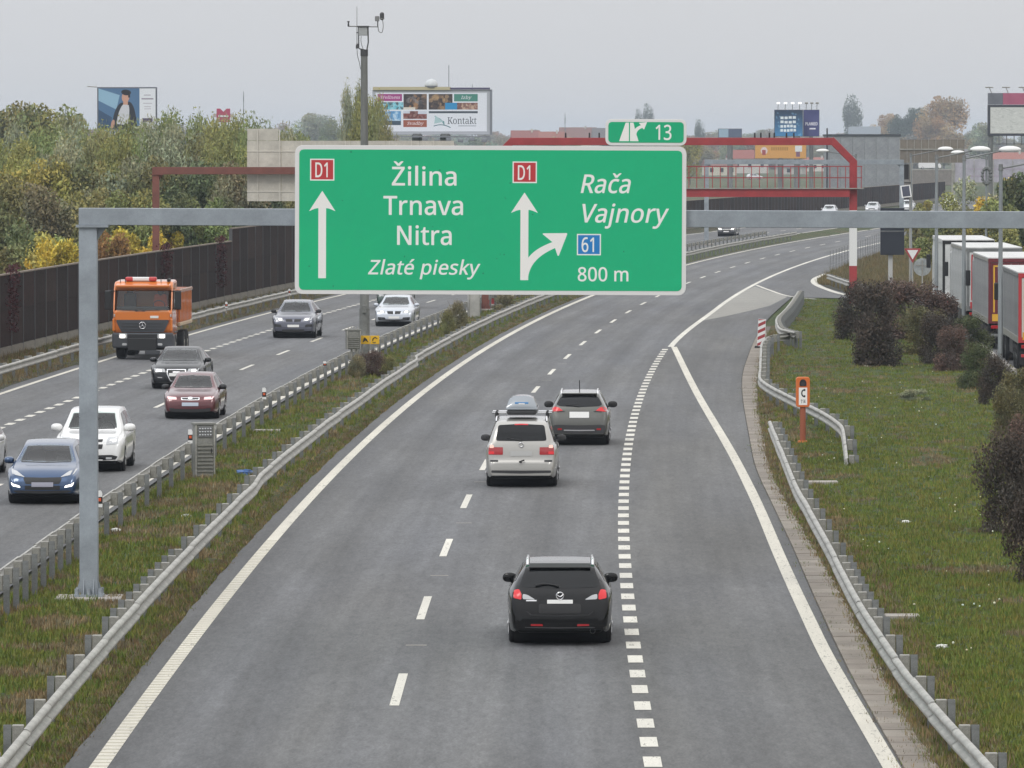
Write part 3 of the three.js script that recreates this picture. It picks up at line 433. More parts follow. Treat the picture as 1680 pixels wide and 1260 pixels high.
// concrete covers and litter in the grass
for (const [px, py, w, dp, l] of [[438, 711, .8, .5, 'flat concrete cover in the median grass behind the silver barrier'], [1347, 797, .85, .7, 'flat concrete cover slab behind the right verge barrier, the farther one'], [1480, 1019, .62, .55, 'flat concrete cover slab behind the right verge barrier, the nearer one']]) { const b = G(px, py); tag(part(scene, 'concrete_cover', rbox(w, .12, dp, .02, 0, .03, 0), M.concrete), l, 'cover').position.set(b.x, .03, b.z); }
for (const [px, py, s, c, l] of [[402, 783, .22, [.05, .12, .3], 'crumpled blue wrapper lying by the median barrier'], [305, 853, .11, [.7, .7, .68], 'crumpled white paper in the median grass'], [190, 875, .09, [.7, .7, .66], 'small white scrap in the median grass near the gantry post'], [1486, 862, .09, [.7, .7, .66], 'white scrap on the lawn in front of the big dark bush'], [1545, 1069, .1, [.66, .66, .62], 'white scrap on the lawn behind the foreground barrier']]) {
  const b = G(px, py), g = new THREE.IcosahedronGeometry(s, 2), p = g.attributes.position; for (let i = 0; i < p.count; i++) { const k = .55 + .6 * hash(Math.round(p.getX(i) * 900), Math.round(p.getZ(i) * 900 + p.getY(i) * 300)); p.setXYZ(i, p.getX(i) * k * 1.3, p.getY(i) * k * .5, p.getZ(i) * k); } g.computeVertexNormals();
  tag(part(scene, 'litter', g, mat(c, .7)), l, 'litter').position.set(b.x, .06 + s * .2, b.z);
}
// ---------------------------------------------------------------- right verge furniture
{ const b = G(1461, 472), d = -b.z, sc = LENS / d, t = thing('message_board', 'black back of a tall message board on a pale post', 'sign', b.x, b.z), Y = (py) => EYE - (py - 243) / sc; part(t, 'post', rbox(.26, Y(416), .2, .02, 0, Y(416) / 2, -.2), mat([.45, .45, .44], .6)); part(t, 'housing', rbox(39 / sc, Y(341) - Y(418), .35, .02, .1, (Y(341) + Y(418)) / 2, 0), mat([.012, .016, .026], .5)); part(t, 'trim', box(39 / sc, .06, .03, .1, Y(379), .185), M.steelDark); }
{ const b = G(1504, 478), d = -b.z, sc = LENS / d, t = thing('yield_sign', 'inverted red and white triangle sign near the lorry park', 'road sign', b.x, b.z - 4), y = EYE - (419 - 243) / sc, r = .52; part(t, 'pole', cyl(.045, .045, y, 0, y / 2, -.05, 10), M.steel); part(t, 'border', extrude(poly([[-r, .36], [r, .36], [0, -.52]], .05), .025).translate(0, y, 0), M.redPaint); part(t, 'face', extrude(poly([[-.33, .26], [.33, .26], [0, -.31]], .03), .01).translate(0, y, .024), M.whitePaint); }
{ const b = G(1513, 478), d = -b.z, sc = LENS / d, t = thing('round_sign', 'grey back of a round sign in front of the lorries', 'road sign', b.x, b.z), y = EYE - (438 - 243) / sc; part(t, 'pole', cyl(.04, .04, y + .4, 0, (y + .4) / 2, .05, 10), M.steel); part(t, 'disc', cyl(.53, .53, .025, 0, y, 0, 32, Math.PI / 2), mat([.42, .45, .46], .5, .2, { map: steelT })); part(t, 'clamp', box(.8, .05, .03, 0, y + .1, .03), M.steel); }
function lampPost(label, px, pyBase, dir, len, o = {}) {
  const b = G(px, pyBase), t = thing('street_lamp', label, 'street lamp', b.x, b.z, 0, 'lamp posts round the lorry park'), h = o.h ?? 8.15, pm = mat([.36, .39, .42], .5, .2, { map: steelT });
  part(t, 'pole', cyl(.10, .07, h, 0, h / 2, 0, 12), pm); part(t, 'cap', cyl(.1, .08, .25, 0, h - .06, 0, 10), M.steelDark);
  part(t, 'arm', bar(V(0, h - .1, 0), V(dir * (len - .3), h + .25, 0), .035), M.steelDark);
  const hd = new THREE.SphereGeometry(.5, 20, 10); hd.scale(1, .34, .5); const p = hd.attributes.position; for (let i = 0; i < p.count; i++) if (p.getY(i) < -.06) p.setY(i, -.06); hd.computeVertexNormals(); part(t, 'lamp_head', hd.translate(dir * (len + .1), h + .31, 0), mat([.72, .72, .70], .4)); part(t, 'diffuser', rbox(.5, .05, .3, .02, dir * (len + .1), h + .235, 0), M.lamp); return t;
}
lampPost('street lamp standing farthest to the left of the lorries, arm reaching right', 1494, 463, 1, 2.1); lampPost('street lamp in front of the farthest white lorry', 1536, 533, 1, 2.0); lampPost('street lamp in front of the second white lorry', 1581, 556, 1, 1.95); lampPost('thick near street lamp in front of the grey and red lorry trailers', 1641, 608, 1, 2.2, { h: 7.85 });
lampPost('street lamp behind the red portal leg with its arm pointing left', 1404, 423, -1, 2.5, { h: 8.0 }); const wl = lampPost('street lamp behind the lorries with a ring of ornament on its pole', 1618, 443, -1, 1.9, { h: 7.9 });
{ const g = []; for (let i = 0; i < 14; i++) { const a = i / 14 * 6.283; g.push(new THREE.IcosahedronGeometry(.14, 0).translate(Math.cos(a) * .3, 6.6 + Math.sin(a) * .55, .12)); } part(wl, 'ornament', merge(g), M.steelDark); }
{ const b = G(1487, 470), d = 392, sc = LENS / d, t = thing('solar_beacon', 'solar panel and dark signal box on a thin pole beside the message board', 'beacon', (1486 - 840) / sc, -d), Y = (py) => EYE - (py - 243) / sc; part(t, 'pole', cyl(.05, .05, Y(268), .25, Y(268) / 2, -.1, 8), M.steel); part(t, 'panel_frame', rbox(.6, .78, .05, .01, 0, Y(314), .05, -.3, 0, .12), M.whitePaint); part(t, 'solar_panel', rbox(.46, .64, .03, .005, 0, Y(314) + .012, .085, -.3, 0, .12), mat([.03, .035, .06], .25)); part(t, 'signal_box', rbox(.28, .92, .2, .02, .03, Y(282), 0), M.black); part(t, 'connector', box(.4, .08, .08, .1, Y(300), 0), M.black); }
{ // wire fence on the bank of the island
  const a = gp(1362, 446), b = gp(1452, 408), t = thing('wire_fence', 'thin wire fence with dark posts on the brown bank beside the slip road', 'fence', a[0], -a[1]), L = V(b[0] - a[0], 0, -(b[1] - a[1])), n = 22; const posts = [];
  for (let i = 0; i <= n; i++) part(t, 'post', box(.035, 1.4, .035, L.x * i / n, .75, L.z * i / n), M.steelDark);
  for (const y of [.4, .8, 1.2, 1.45]) part(t, 'wire', bar(V(0, y, 0), V(L.x, y, L.z), .012, 4), M.steelDark);
}
// ---------------------------------------------------------------- cars: a lofted body with wheel arches, and fittings laid on its skin
const wheelTyre = (r, w) => { const p = [[r * .62, -w / 2], [r * .9, -w / 2], [r * .985, -w * .38], [r, -w * .2], [r, w * .2], [r * .985, w * .38], [r * .9, w / 2], [r * .62, w / 2]].map((q) => new THREE.Vector2(...q)); return new THREE.LatheGeometry(p, 28).rotateX(Math.PI / 2); };
const rimGeo = (r, w) => { const g = [cyl(r * .63, r * .63, .03, 0, 0, 0, 24, Math.PI / 2), cyl(r * .14, r * .14, .05, 0, 0, .03, 12, Math.PI / 2)]; for (let i = 0; i < 5; i++) { const b = box(r * .16, r * .56, .03, 0, r * .34, .025); b.rotateZ(i * 1.2566); g.push(b); } return merge(g).translate(0, 0, w * .36); };
function wheels(t, list, r, w, half, rimM = M.rim) { const tg = wheelTyre(r, w), rg = rimGeo(r, w); for (const x of list) for (const s of [-1, 1]) { const o = part(t, 'wheel', tg, M.rubber); o.position.set(x, r, s * (half - w / 2)); if (s < 0) o.rotation.y = Math.PI; part(o, 'rim', rg, rimM); } }
function loft(sp) {
  const { L, W, top, belt, axF, axR, wr, gc = .19, roof = .72 } = sp, yT = pchip(top), yBl = pchip(belt), H = Math.max(...top.map((p) => p[1])), arch = wr + .045, set = new Set();
  for (const p of top) set.add(p[0]); for (const ax of [axF, axR]) for (let a = 0; a <= 12; a++) set.add(ax - arch * Math.cos(a / 12 * Math.PI) * 1.002); for (let x = -L / 2; x <= L / 2; x += .085) set.add(x); for (const e of [.004, .012, .025, .045, .07, .11]) { set.add(-L / 2 + e); set.add(L / 2 - e); }
  const xs = [...set].filter((x) => Math.abs(x) <= L / 2 + 1e-6).sort((a, b) => a - b).filter((x, i, a) => !i || x - a[i - 1] > .002), rows = [];
  for (const x of xs) {
    const e = clamp((Math.abs(x) - (L / 2 - .75)) / .75), c = clamp((Math.abs(x) - (L / 2 - .12)) / .12), ws = W / 2 * (1 - (sp.taper ?? .09) * e * e - .07 * c * c * c), y1 = yT(x);
    let yb = gc + .09 * e * e; for (const ax of [axF, axR]) { const q = arch * arch - (x - ax) ** 2; if (q > 0) yb = Math.max(yb, wr + Math.sqrt(q)); }
    const yB = Math.min(yBl(x), y1 - .03); yb = Math.min(yb, yB - .08);
    const cab = smooth((y1 - yB) / Math.max(.2, H - yBl(0) - .03)), wt = lerp(ws * .88, W / 2 * roof * (1 - .05 * Math.abs(x) / L), cab), yE = Math.max(yB + .4 * (y1 - yB), y1 - .05), m = yB - yb, r = [];
    r.push([ws * .90, yb], [ws * .955, yb + .06 * m], [ws * .985, yb + .3 * m], [ws, yb + .58 * m], [ws * .99, yb + .82 * m], [ws * .965, yB - .012], [ws * .94, yB + .01]);
    for (const k of [.33, .66]) r.push([lerp(ws * .94, wt, k) + .012 * cab, lerp(yB + .01, yE - .015, k)]);
    r.push([wt, yE - .012], [wt * .965, lerp(yE, y1, .45)], [wt * .82, lerp(yE, y1, .78)], [wt * .45, lerp(yE, y1, .96)], [0, y1]); rows.push(r);
  }
  const n = rows[0].length, full = 2 * n - 1, pos = [], idx = [];
  rows.forEach((r, i) => { for (let j = 0; j < n; j++) pos.push(xs[i], r[j][1], r[j][0]); for (let j = n - 2; j >= 0; j--) pos.push(xs[i], r[j][1], -r[j][0]); });
  for (let i = 0; i < xs.length - 1; i++) for (let j = 0; j < full - 1; j++) { const a = i * full + j, b = a + full; idx.push(a, b, a + 1, a + 1, b, b + 1); }
  for (const [i, s] of [[0, 1], [xs.length - 1, -1]]) for (let j = 0; j < n - 1; j++) { const a = i * full + j, b = i * full + full - 1 - j; if (s > 0) idx.push(a, a + 1, b, a + 1, b - 1, b); else idx.push(a, b, a + 1, a + 1, b, b - 1); }
  const g = new THREE.BufferGeometry(); g.setAttribute('position', new THREE.Float32BufferAttribute(pos, 3)); g.setIndex(idx); g.computeVertexNormals(); return toCreasedNormals(g, .7);
}
const caster = new THREE.Ray();
function subdivide(g, n) { let p = [...g.toNonIndexed().attributes.position.array]; for (let k = 0; k < n; k++) { const o = []; for (let i = 0; i < p.length; i += 9) { const a = p.slice(i, i + 3), b = p.slice(i + 3, i + 6), c = p.slice(i + 6, i + 9), m = (u, v) => u.map((e, q) => (e + v[q]) / 2), ab = m(a, b), bc = m(b, c), ca = m(c, a); o.push(...a, ...ab, ...ca, ...ab, ...b, ...bc, ...ca, ...bc, ...c, ...ab, ...bc, ...ca); } p = o; } return p; }
function onSkin(body, pts, dir, o = .007, r = .02, sub = 2) {           // lay a flat outline on the body; dir f/r: outline in (z, y); s/S: outline in (x, y)
  const p = subdivide(new THREE.ShapeGeometry(poly(pts, r), 4), sub), out = [], v = V(), w = V(), memo = new Map(); let last = 0;
  for (let i = 0; i < p.length; i += 3) {
    const key = p[i].toFixed(4) + ',' + p[i + 1].toFixed(4); let q = memo.get(key);
    if (!q) {
      if (dir === 'f') { v.set(9, p[i + 1], p[i]); w.set(-1, 0, 0); } else if (dir === 'r') { v.set(-9, p[i + 1], p[i]); w.set(1, 0, 0); } else if (dir === 's') { v.set(p[i], p[i + 1], 9); w.set(0, 0, -1); } else if (dir === 'S') { v.set(p[i], p[i + 1], -9); w.set(0, 0, 1); } else { v.set(p[i], 9, p[i + 1]); w.set(0, -1, 0); }
      caster.set(v, w); let h = body.raycastFirst(caster, THREE.DoubleSide); for (let a = 1; a < 12 && !h; a++) { caster.origin.copy(v); caster.origin.y += .02 * a; h = body.raycastFirst(caster, THREE.DoubleSide); } last = h ? h.distance : last; q = [v.x + w.x * (last - o), v.y + w.y * (last - o), v.z + w.z * (last - o)]; memo.set(key, q);
    }
    out.push(...q);
  }
  let g = new THREE.BufferGeometry(); g.setAttribute('position', new THREE.Float32BufferAttribute(out, 3)); g = mergeVertices(g, .0005); g.computeVertexNormals(); return g;
}
const half = (p) => [...p, ...p.filter(([a]) => a > 1e-6).map(([a, b]) => [-a, b]).reverse()];
const flip = (p) => p.map(([a, b]) => [-a, b]);
function mirrorGeo(x, y, z, s, big = 1) { const e = new THREE.SphereGeometry(1, 14, 10); const p = e.attributes.position; for (let i = 0; i < p.count; i++) { const X = p.getX(i), Y = p.getY(i), Z = p.getZ(i); p.setXYZ(i, (X < 0 ? X * .35 : X) * .11 * big, Math.sign(Y) * Math.pow(Math.abs(Y), .8) * .085 * big, Math.sign(Z) * Math.pow(Math.abs(Z), .8) * .125 * big); } e.computeVertexNormals(); e.translate(x, y, s * (z + .14)); return merge([e, box(.06, .04, .12, x, y - .06, s * (z + .02))]); }
function cutOpening(g, outline) {                                        // open the skin behind the windscreen
  const p = g.attributes.position, keep = [], inside = (z, y) => { let c = false; for (let i = 0, j = outline.length - 1; i < outline.length; j = i++) { const [a, b] = outline[i], [e, f] = outline[j]; if ((b > y) !== (f > y) && z < (e - a) * (y - b) / (f - b) + a) c = !c; } return c; };
  for (let i = 0; i < p.count; i += 3) { let hit = true; for (let k = 0; k < 3; k++) if (p.getX(i + k) < 0 || !inside(p.getZ(i + k), p.getY(i + k))) hit = false; if (!hit) keep.push(i); }
  for (const n of ['position', 'normal']) { const a = g.attributes[n], o = new Float32Array(keep.length * 9); keep.forEach((i, q) => { for (let k = 0; k < 3; k++) { o[q * 9 + k * 3] = a.getX(i + k); o[q * 9 + k * 3 + 1] = a.getY(i + k); o[q * 9 + k * 3 + 2] = a.getZ(i + k); } }); g.setAttribute(n, new THREE.BufferAttribute(o, 3)); }
}
function cabin(t, sp, H) {                                               // seats, dashboard, steering wheel and mirror behind the screen
  const y0 = H - .98, m = sp.seat ?? M.seat; part(t, 'cabin_floor', box(2.6, .06, sp.W * .78, -.35, y0 - .08, 0), M.dash);
  const yd = Math.min(sp.ws[0][1], sp.ws[1][1]) - .07; part(t, 'dashboard', rbox(.42, .22, sp.W * .7, .07, sp.dashX ?? .78, yd - .06, 0), M.dash);
  for (const z of [-.36, .36]) { part(t, 'seat', rbox(.16, .62, .46, .07, -.15, y0 + .42, z, 0, 0, .18), m); part(t, 'headrest', rbox(.09, .17, .25, .04, -.22, y0 + .80, z), m); }
  part(t, 'rear_seat', rbox(.2, .55, sp.W * .62, .08, -1.05, y0 + .38, 0, 0, 0, .2), m); part(t, 'steering_wheel', new THREE.TorusGeometry(.17, .016, 8, 24).rotateY(Math.PI / 2).rotateZ(-.4).translate((sp.dashX ?? .78) - .28, yd + .05, -.36), M.dash);
  part(t, 'rear_view_mirror', rbox(.03, .06, .2, .015, .38, H - .2, 0), M.dash);
}
function makeCar(name, sp) {
  const t = new THREE.Group(); t.name = numbered(name); scene.add(t);
  const body = part(t, 'body', loft(sp), sp.paint); body.material.side = THREE.DoubleSide; body.updateMatrixWorld(true);
  const probe = new MeshBVH(body.geometry.clone()), H = Math.max(...sp.top.map((q) => q[1])), cowlY = sp.belt[1][1];
  sp.ws ??= sp.fit?.ws;
  if (sp.ws) { cutOpening(body.geometry, half(sp.ws)); cabin(t, sp, H); }
  const add = (n, m, dir, pts, o, r, sub) => part(t, n, onSkin(probe, pts, dir, o, r, sub), m), both = (n, m, dir, pts, o, r, sub) => { const a = add(n, m, dir, pts, o, r, sub); const b = dir === 's' ? add(n, m, 'S', pts, o, r, sub) : add(n, m, dir, flip(pts), o, r, sub); return [a, b]; };
  part(t, 'underbody', rbox(sp.L - .5, .26, sp.W * .82, .08, 0, .34, 0), M.black);
  for (const ax of [sp.axF, sp.axR]) part(t, 'wheel_well', cyl(sp.wr + .06, sp.wr + .06, sp.W * .88, ax, sp.wr + .02, 0, 20, Math.PI / 2), M.black);
  wheels(t, [sp.axF, sp.axR], sp.wr, sp.tw ?? .21, sp.W / 2 - .015, sp.rim);
  for (const w of sp.sideWin ?? []) both('side_window', M.darkGlass, 's', w, .006, .05);
  for (const s of [-1, 1]) part(t, 'door_mirror', mirrorGeo(...sp.mirror, s, sp.mirrorBig), sp.mirrorM ?? sp.paint);
  sp.fit?.(t, add, both); return t;
}
const paint = (c, m = .35, r = .32) => phys(c, r, { metalness: m, clearcoat: 1, clearcoatRoughness: .06, side: THREE.DoubleSide });
function place(t, d, x, toward, axle, label, group) { t.rotation.y = heading(d, toward); const c = Math.cos(t.rotation.y), s = -Math.sin(t.rotation.y), k = toward ? -Math.abs(axle) : Math.abs(axle); t.position.set(x + c * k, 0, -d + s * k); tag(t, label, 'car', group); return t; }
const away = 'cars driving away from the bridge', onc = 'cars coming towards the bridge';
const wiper = (t, pts) => part(t, 'wiper', tube(pts, .014, 12, 5), M.black);
const rail = (t, x0, x1, z, y0, y1, m) => { for (const s of [-1, 1]) part(t, 'roof_rail', tube([[x0, y0 - .05, s * z], [x0 + .1, y0 + .03, s * z], [(x0 + x1) / 2, y1 + .05, s * (z - .005)], [x1 - .1, y1 - .01, s * z], [x1, y1 - .07, s * z]], .024, 24, 8), m); };
{ // black estate, nearest
  const t = makeCar('estate_car', { L: 4.78, W: 1.8, wr: .325, axF: 1.42, axR: -1.38, gc: .2, roof: .69, paint: phys([.004, .004, .0045], .07, { ior: 1.45, side: THREE.DoubleSide }), mirror: [.72, .98, .75],
    top: [[-2.39, .46], [-2.385, .56], [-2.36, .72], [-2.31, .90], [-2.24, 1.01], [-1.98, 1.35], [-1.8, 1.395], [-1.2, 1.415], [-.3, 1.41], [.3, 1.375], [.55, 1.32], [1.2, 1.0], [1.35, .97], [2.0, .83], [2.28, .72], [2.37, .58], [2.39, .46]], belt: [[-2.39, .92], [-1.6, .97], [0, .93], [1.3, .88], [2.39, .72]],
    sideWin: [[[.95, .97], [.42, 1.27], [-.35, 1.31], [-.35, .99]], [[-.42, .99], [-.42, 1.31], [-1.25, 1.3], [-1.32, 1.02]], [[-1.4, 1.03], [-1.34, 1.29], [-1.75, 1.25], [-1.9, 1.1]]],
    fit(t, add, both) {
      add('rear_window', M.darkGlass, 'r', half([[0, .99], [.60, 1.01], [.66, 1.04], [.55, 1.30], [0, 1.325]]), .007, .05, 3);
      part(t, 'spoiler', rbox(.2, .025, 1.06, .012, -1.99, 1.36, 0, 0, 0, .3), M.black);
      both('tail_lamp', M.litRed, 'r', [[.66, .80], [.80, .83], [.79, .96], [.70, .98], [.66, .9]], .012, .03); both('lamp_cluster', M.lamp, 'r', [[.42, .80], [.64, .81], [.64, .9], [.55, .88]], .01, .03);
      add('plate_recess', M.black, 'r', half([[0, .57], [.36, .57], [.36, .73], [0, .73]]), .006, .03); add('number_plate', M.plate, 'r', half([[0, .735], [.22, .735], [.22, .80], [0, .80]]), .016, .008);
      part(t, 'emblem', new THREE.TorusGeometry(.062, .011, 8, 24).rotateY(Math.PI / 2).translate(-2.355, .865, 0), M.chrome); part(t, 'emblem_wing', tube([[-2.36, .885, -.05], [-2.365, .86, -.02], [-2.368, .85, 0], [-2.365, .86, .02], [-2.36, .885, .05]], .01, 14), M.chrome);
      add('badge', M.chrome, 'r', [[-.58, .775], [-.4, .775], [-.4, .795], [-.58, .795]], .009, .004);
      add('hatch_gap', M.black, 'r', half([[0, .525], [.5, .535], [.58, .60], [.57, .61], [.48, .548], [0, .538]]), .004, .004); both('bumper_reflector', M.redLens, 'r', [[.29, .35], [.5, .355], [.5, .385], [.3, .385]], .01, .01);
      add('lower_bumper', M.plastic, 'r', half([[0, .31], [.6, .32], [.6, .335], [0, .33]]), .012, .004); part(t, 'exhaust', new THREE.CylinderGeometry(.045, .045, .2, 14, 1, true).rotateZ(Math.PI / 2).translate(-2.26, .26, .56), M.rim);
      rail(t, -1.75, .25, .56, 1.40, 1.385, M.chrome); wiper(t, [[-2.27, 1.03, -.02], [-2.24, 1.06, -.2], [-2.26, 1.05, -.42]]);
      add('windscreen', M.glass, 'f', half([[0, 1.01], [.62, 1.02], [.52, 1.29], [0, 1.31]]), .006, .05); both('headlamp', M.lamp, 'f', [[.45, .62], [.72, .66], [.72, .76], [.5, .7]], .01, .03);
      both('door_handle', M.black, 's', [[-.2, .86], [0, .86], [0, .885], [-.2, .885]], .02, .01);
    } });
  place(t, 110.9, .83, false, 1.38, 'black estate car with roof rails, nearest of the cars driving away', away);
}
{ // silver people carrier with roof box
  const sv = paint([.41, .40, .375], .45, .35), t = makeCar('people_carrier', { L: 4.63, W: 1.81, wr: .325, axF: 1.42, axR: -1.38, gc: .22, roof: .72, paint: sv, mirror: [.9, 1.12, .83], mirrorM: M.plastic,
    top: [[-2.315, .46], [-2.31, .62], [-2.28, .70], [-2.255, .92], [-2.22, 1.12], [-2.06, 1.60], [-1.95, 1.67], [-1.4, 1.72], [-.2, 1.73], [.35, 1.66], [1.35, 1.13], [1.5, 1.07], [2.05, .92], [2.24, .78], [2.3, .6], [2.315, .48]], belt: [[-2.315, 1.08], [0, 1.05], [1.4, 1.0], [2.315, .8]],
    sideWin: [[[1.05, 1.1], [.4, 1.55], [-.25, 1.6], [-.25, 1.1]], [[-.33, 1.1], [-.33, 1.6], [-1.15, 1.58], [-1.15, 1.1]], [[-1.23, 1.1], [-1.23, 1.57], [-1.8, 1.5], [-1.95, 1.14]]],
    fit(t, add, both) {
      add('rear_window', M.darkGlass, 'r', half([[0, 1.17], [.64, 1.18], [.58, 1.57], [0, 1.60]]), .008, .06, 3); add('brake_lamp', M.litRed, 'r', half([[0, 1.575], [.17, 1.57], [.17, 1.60], [0, 1.605]]), .016, .01);
      both('tail_lamp', M.redLens, 'r', [[.46, .83], [.83, .83], [.82, 1.02], [.46, 1.02]], .012, .02); both('tail_light', M.litRed, 'r', [[.68, .845], [.82, .845], [.82, .915], [.68, .915]], .022, .02); both('indicator', mat([.75, .5, .42], .3, 0, { emissive: new THREE.Color(1, .45, .35), emissiveIntensity: .5 }), 'r', [[.69, 1.0], [.8, 1.0], [.79, 1.075], [.7, 1.075]], .02, .02);
      add('number_plate', mat([.42, .42, .41], .6), 'r', half([[0, .80], [.27, .80], [.27, .92], [0, .92]]), .014, .01); part(t, 'emblem', new THREE.TorusGeometry(.055, .012, 8, 20).rotateY(Math.PI / 2).translate(-2.262, 1.08, 0), M.chrome);
      both('bumper_strip', M.plastic, 'r', [[.58, .655], [.78, .655], [.78, .70], [.58, .70]], .01, .01); part(t, 'tow_hook', merge([bar(V(-2.3, .64, .0), V(-2.38, .66, -.04), .02), bar(V(-2.38, .66, -.04), V(-2.36, .7, .08), .018)]), M.black);
      add('lower_bumper', M.plastic, 'r', half([[0, .36], [.75, .38], [.75, .44], [0, .43]]), .012, .02); wiper(t, [[-2.24, 1.18, 0], [-2.21, 1.22, -.2], [-2.2, 1.25, -.35]]);
      rail(t, -1.85, .3, .63, 1.7, 1.7, M.chrome); for (const x of [-1.25, -.35]) { part(t, 'roof_bar', rbox(.08, .04, 1.52, .015, x, 1.85, 0), M.chrome); for (const s of [-1, 1]) part(t, 'roof_bar_foot', rbox(.1, .16, .08, .02, x, 1.79, s * .64), M.black); }
      add('windscreen', M.glass, 'f', half([[0, 1.14], [.68, 1.15], [.58, 1.6], [0, 1.63]]), .006, .05); both('headlamp', M.lamp, 'f', [[.5, .7], [.78, .72], [.76, .86], [.52, .82]], .01, .03);
    } });
  place(t, 162.3, .25, false, 1.38, 'silver people carrier with braking lights and a roof box, centre of the carriageway', away);
  const rb = thing('roof_box', 'grey roof box with a blue badge on top of the silver people carrier', 'roof box', 0, 0), y = 1.79; rb.position.copy(t.position); rb.rotation.copy(t.rotation); rb.position.y = y;
  const c = Math.cos(t.rotation.y), s = -Math.sin(t.rotation.y); rb.position.x += c * -.75; rb.position.z += s * -.75;
  const gm = paint([.25, .275, .30], .3, .4); part(rb, 'tray', rbox(2.0, .13, .74, .05, 0, .085, 0), M.plastic);
  const lid = new THREE.BoxGeometry(2.0, .34, .78, 16, 8, 12), q = lid.attributes.position; for (let i = 0; i < q.count; i++) { let X = q.getX(i), Y = q.getY(i) + .17, Z = q.getZ(i); const k = Y / .34, f = 1 - .32 * k * k; Z *= 1 - .24 * k * k; X = X * (1 - .16 * k * k); Y *= 1 - .45 * Math.pow(Math.abs(Z) / .39, 3) - .25 * smooth(X); q.setXYZ(i, X, Y, Z); } lid.computeVertexNormals(); part(rb, 'lid', lid.translate(0, .16, 0), gm);
  part(rb, 'badge', rbox(.02, .08, .34, .006, -.962, .30, 0), mat([.05, .22, .5], .4)); part(rb, 'badge_text', rbox(.012, .035, .15, .004, -.974, .30, 0), M.whitePaint); part(rb, 'seam', rbox(2.03, .03, .80, .012, 0, .165, 0), gm);
}
{ // grey crossover with an antenna
  const t = makeCar('crossover_car', { L: 4.16, W: 1.74, wr: .335, axF: 1.29, axR: -1.25, gc: .24, roof: .68, paint: paint([.085, .086, .076], .5, .3), mirror: [.72, 1.08, .79], mirrorM: M.black, mirrorBig: 1.1,
    top: [[-2.08, .5], [-2.075, .6], [-2.05, .75], [-2.0, .92], [-1.95, 1.08], [-1.72, 1.42], [-1.6, 1.49], [-1.0, 1.54], [-.2, 1.55], [.25, 1.5], [1.05, 1.1], [1.2, 1.04], [1.8, .93], [2.0, .8], [2.07, .64], [2.08, .5]], belt: [[-2.08, 1.0], [0, .98], [1.2, .95], [2.08, .78]],
    sideWin: [[[.8, 1.04], [.2, 1.4], [-.35, 1.42], [-.35, 1.04]], [[-.42, 1.04], [-.42, 1.42], [-1.2, 1.4], [-1.3, 1.1]]],
    fit(t, add, both) {
      add('rear_window', M.darkGlass, 'r', half([[0, 1.10], [.57, 1.13], [.66, 1.18], [.53, 1.40], [0, 1.43]]), .007, .05, 3); part(t, 'spoiler', rbox(.2, .04, 1.02, .018, -1.69, 1.49, 0, 0, 0, .1), t.children[0].material);
      both('tail_lamp', M.litRed, 'r', [[.46, .99], [.78, .98], [.79, 1.06], [.70, 1.12], [.58, 1.09]], .012, .03); both('tail_lamp_trim', M.black, 'r', [[.4, .975], [.64, .96], [.64, .985], [.46, 1.0]], .014, .01);
      add('number_plate', M.plate, 'r', half([[0, .80], [.28, .80], [.28, .97], [0, .97]]), .014, .01); add('lower_bumper', M.plastic, 'r', half([[0, .34], [.72, .36], [.75, .58], [.6, .6], [0, .58]]), .012, .04); add('skid_strip', M.rim, 'r', half([[0, .42], [.45, .43], [.43, .46], [0, .455]]), .024, .01); both('fog_lamp', M.redLens, 'r', [[.5, .45], [.62, .45], [.62, .5], [.5, .5]], .022, .01); part(t, 'exhaust', new THREE.CylinderGeometry(.05, .05, .2, 14, 1, true).rotateZ(Math.PI / 2).translate(-2.0, .28, -.5), M.rim);
      rail(t, -1.5, .1, .52, 1.5, 1.53, M.chrome); part(t, 'aerial', bar(V(-1.35, 1.52, 0), V(-1.6, 1.86, 0), .012, 6), M.black); wiper(t, [[-1.96, 1.12, 0], [-1.93, 1.15, -.2], [-1.92, 1.17, -.38]]);
      add('windscreen', M.glass, 'f', half([[0, 1.1], [.62, 1.11], [.5, 1.44], [0, 1.46]]), .006, .05); both('headlamp', M.lamp, 'f', [[.45, .72], [.7, .76], [.7, .85], [.5, .8]], .01, .03);
    } });
  place(t, 185.1, 1.95, false, 1.25, 'dark grey crossover with a roof aerial, ahead of the silver people carrier', away);
}
const frontFit = (o) => Object.assign((t, add, both) => {                               // shared layout of an oncoming car's face; each value from the car itself
  add('windscreen', M.pane, 'f', half(o.ws), .007, .05, 3); for (const q of o.lamps) both('headlamp', q[1], 'f', q[0], .012, .03);
  for (const q of o.grille) add('grille', q[1] ?? M.black, 'f', half(q[0]), q[2] ?? .01, q[3] ?? .02);
  for (const q of o.pairs ?? []) both(q[2] ?? 'air_intake', q[1] ?? M.black, 'f', q[0], q[3] ?? .011, .02);
  if (o.plate) add('number_plate', o.plateM ?? M.plate, 'f', half([[0, o.plate], [.26, o.plate], [.26, o.plate + .11], [0, o.plate + .11]]), .022, .008);
  add('lower_bumper', M.black, 'f', half(o.low), .008, .03); add('cowl', M.black, 'f', half(o.cowl), .01, .01);
  if (o.rear) add('rear_window', M.darkGlass, 'r', half(o.rear), .007, .05); both('tail_lamp', M.redLens, 'r', o.tail ?? [[.55, .8], [.76, .8], [.76, .92], [.55, .92]], .01, .03); o.more?.(t, add, both);
}, { ws: o.ws });
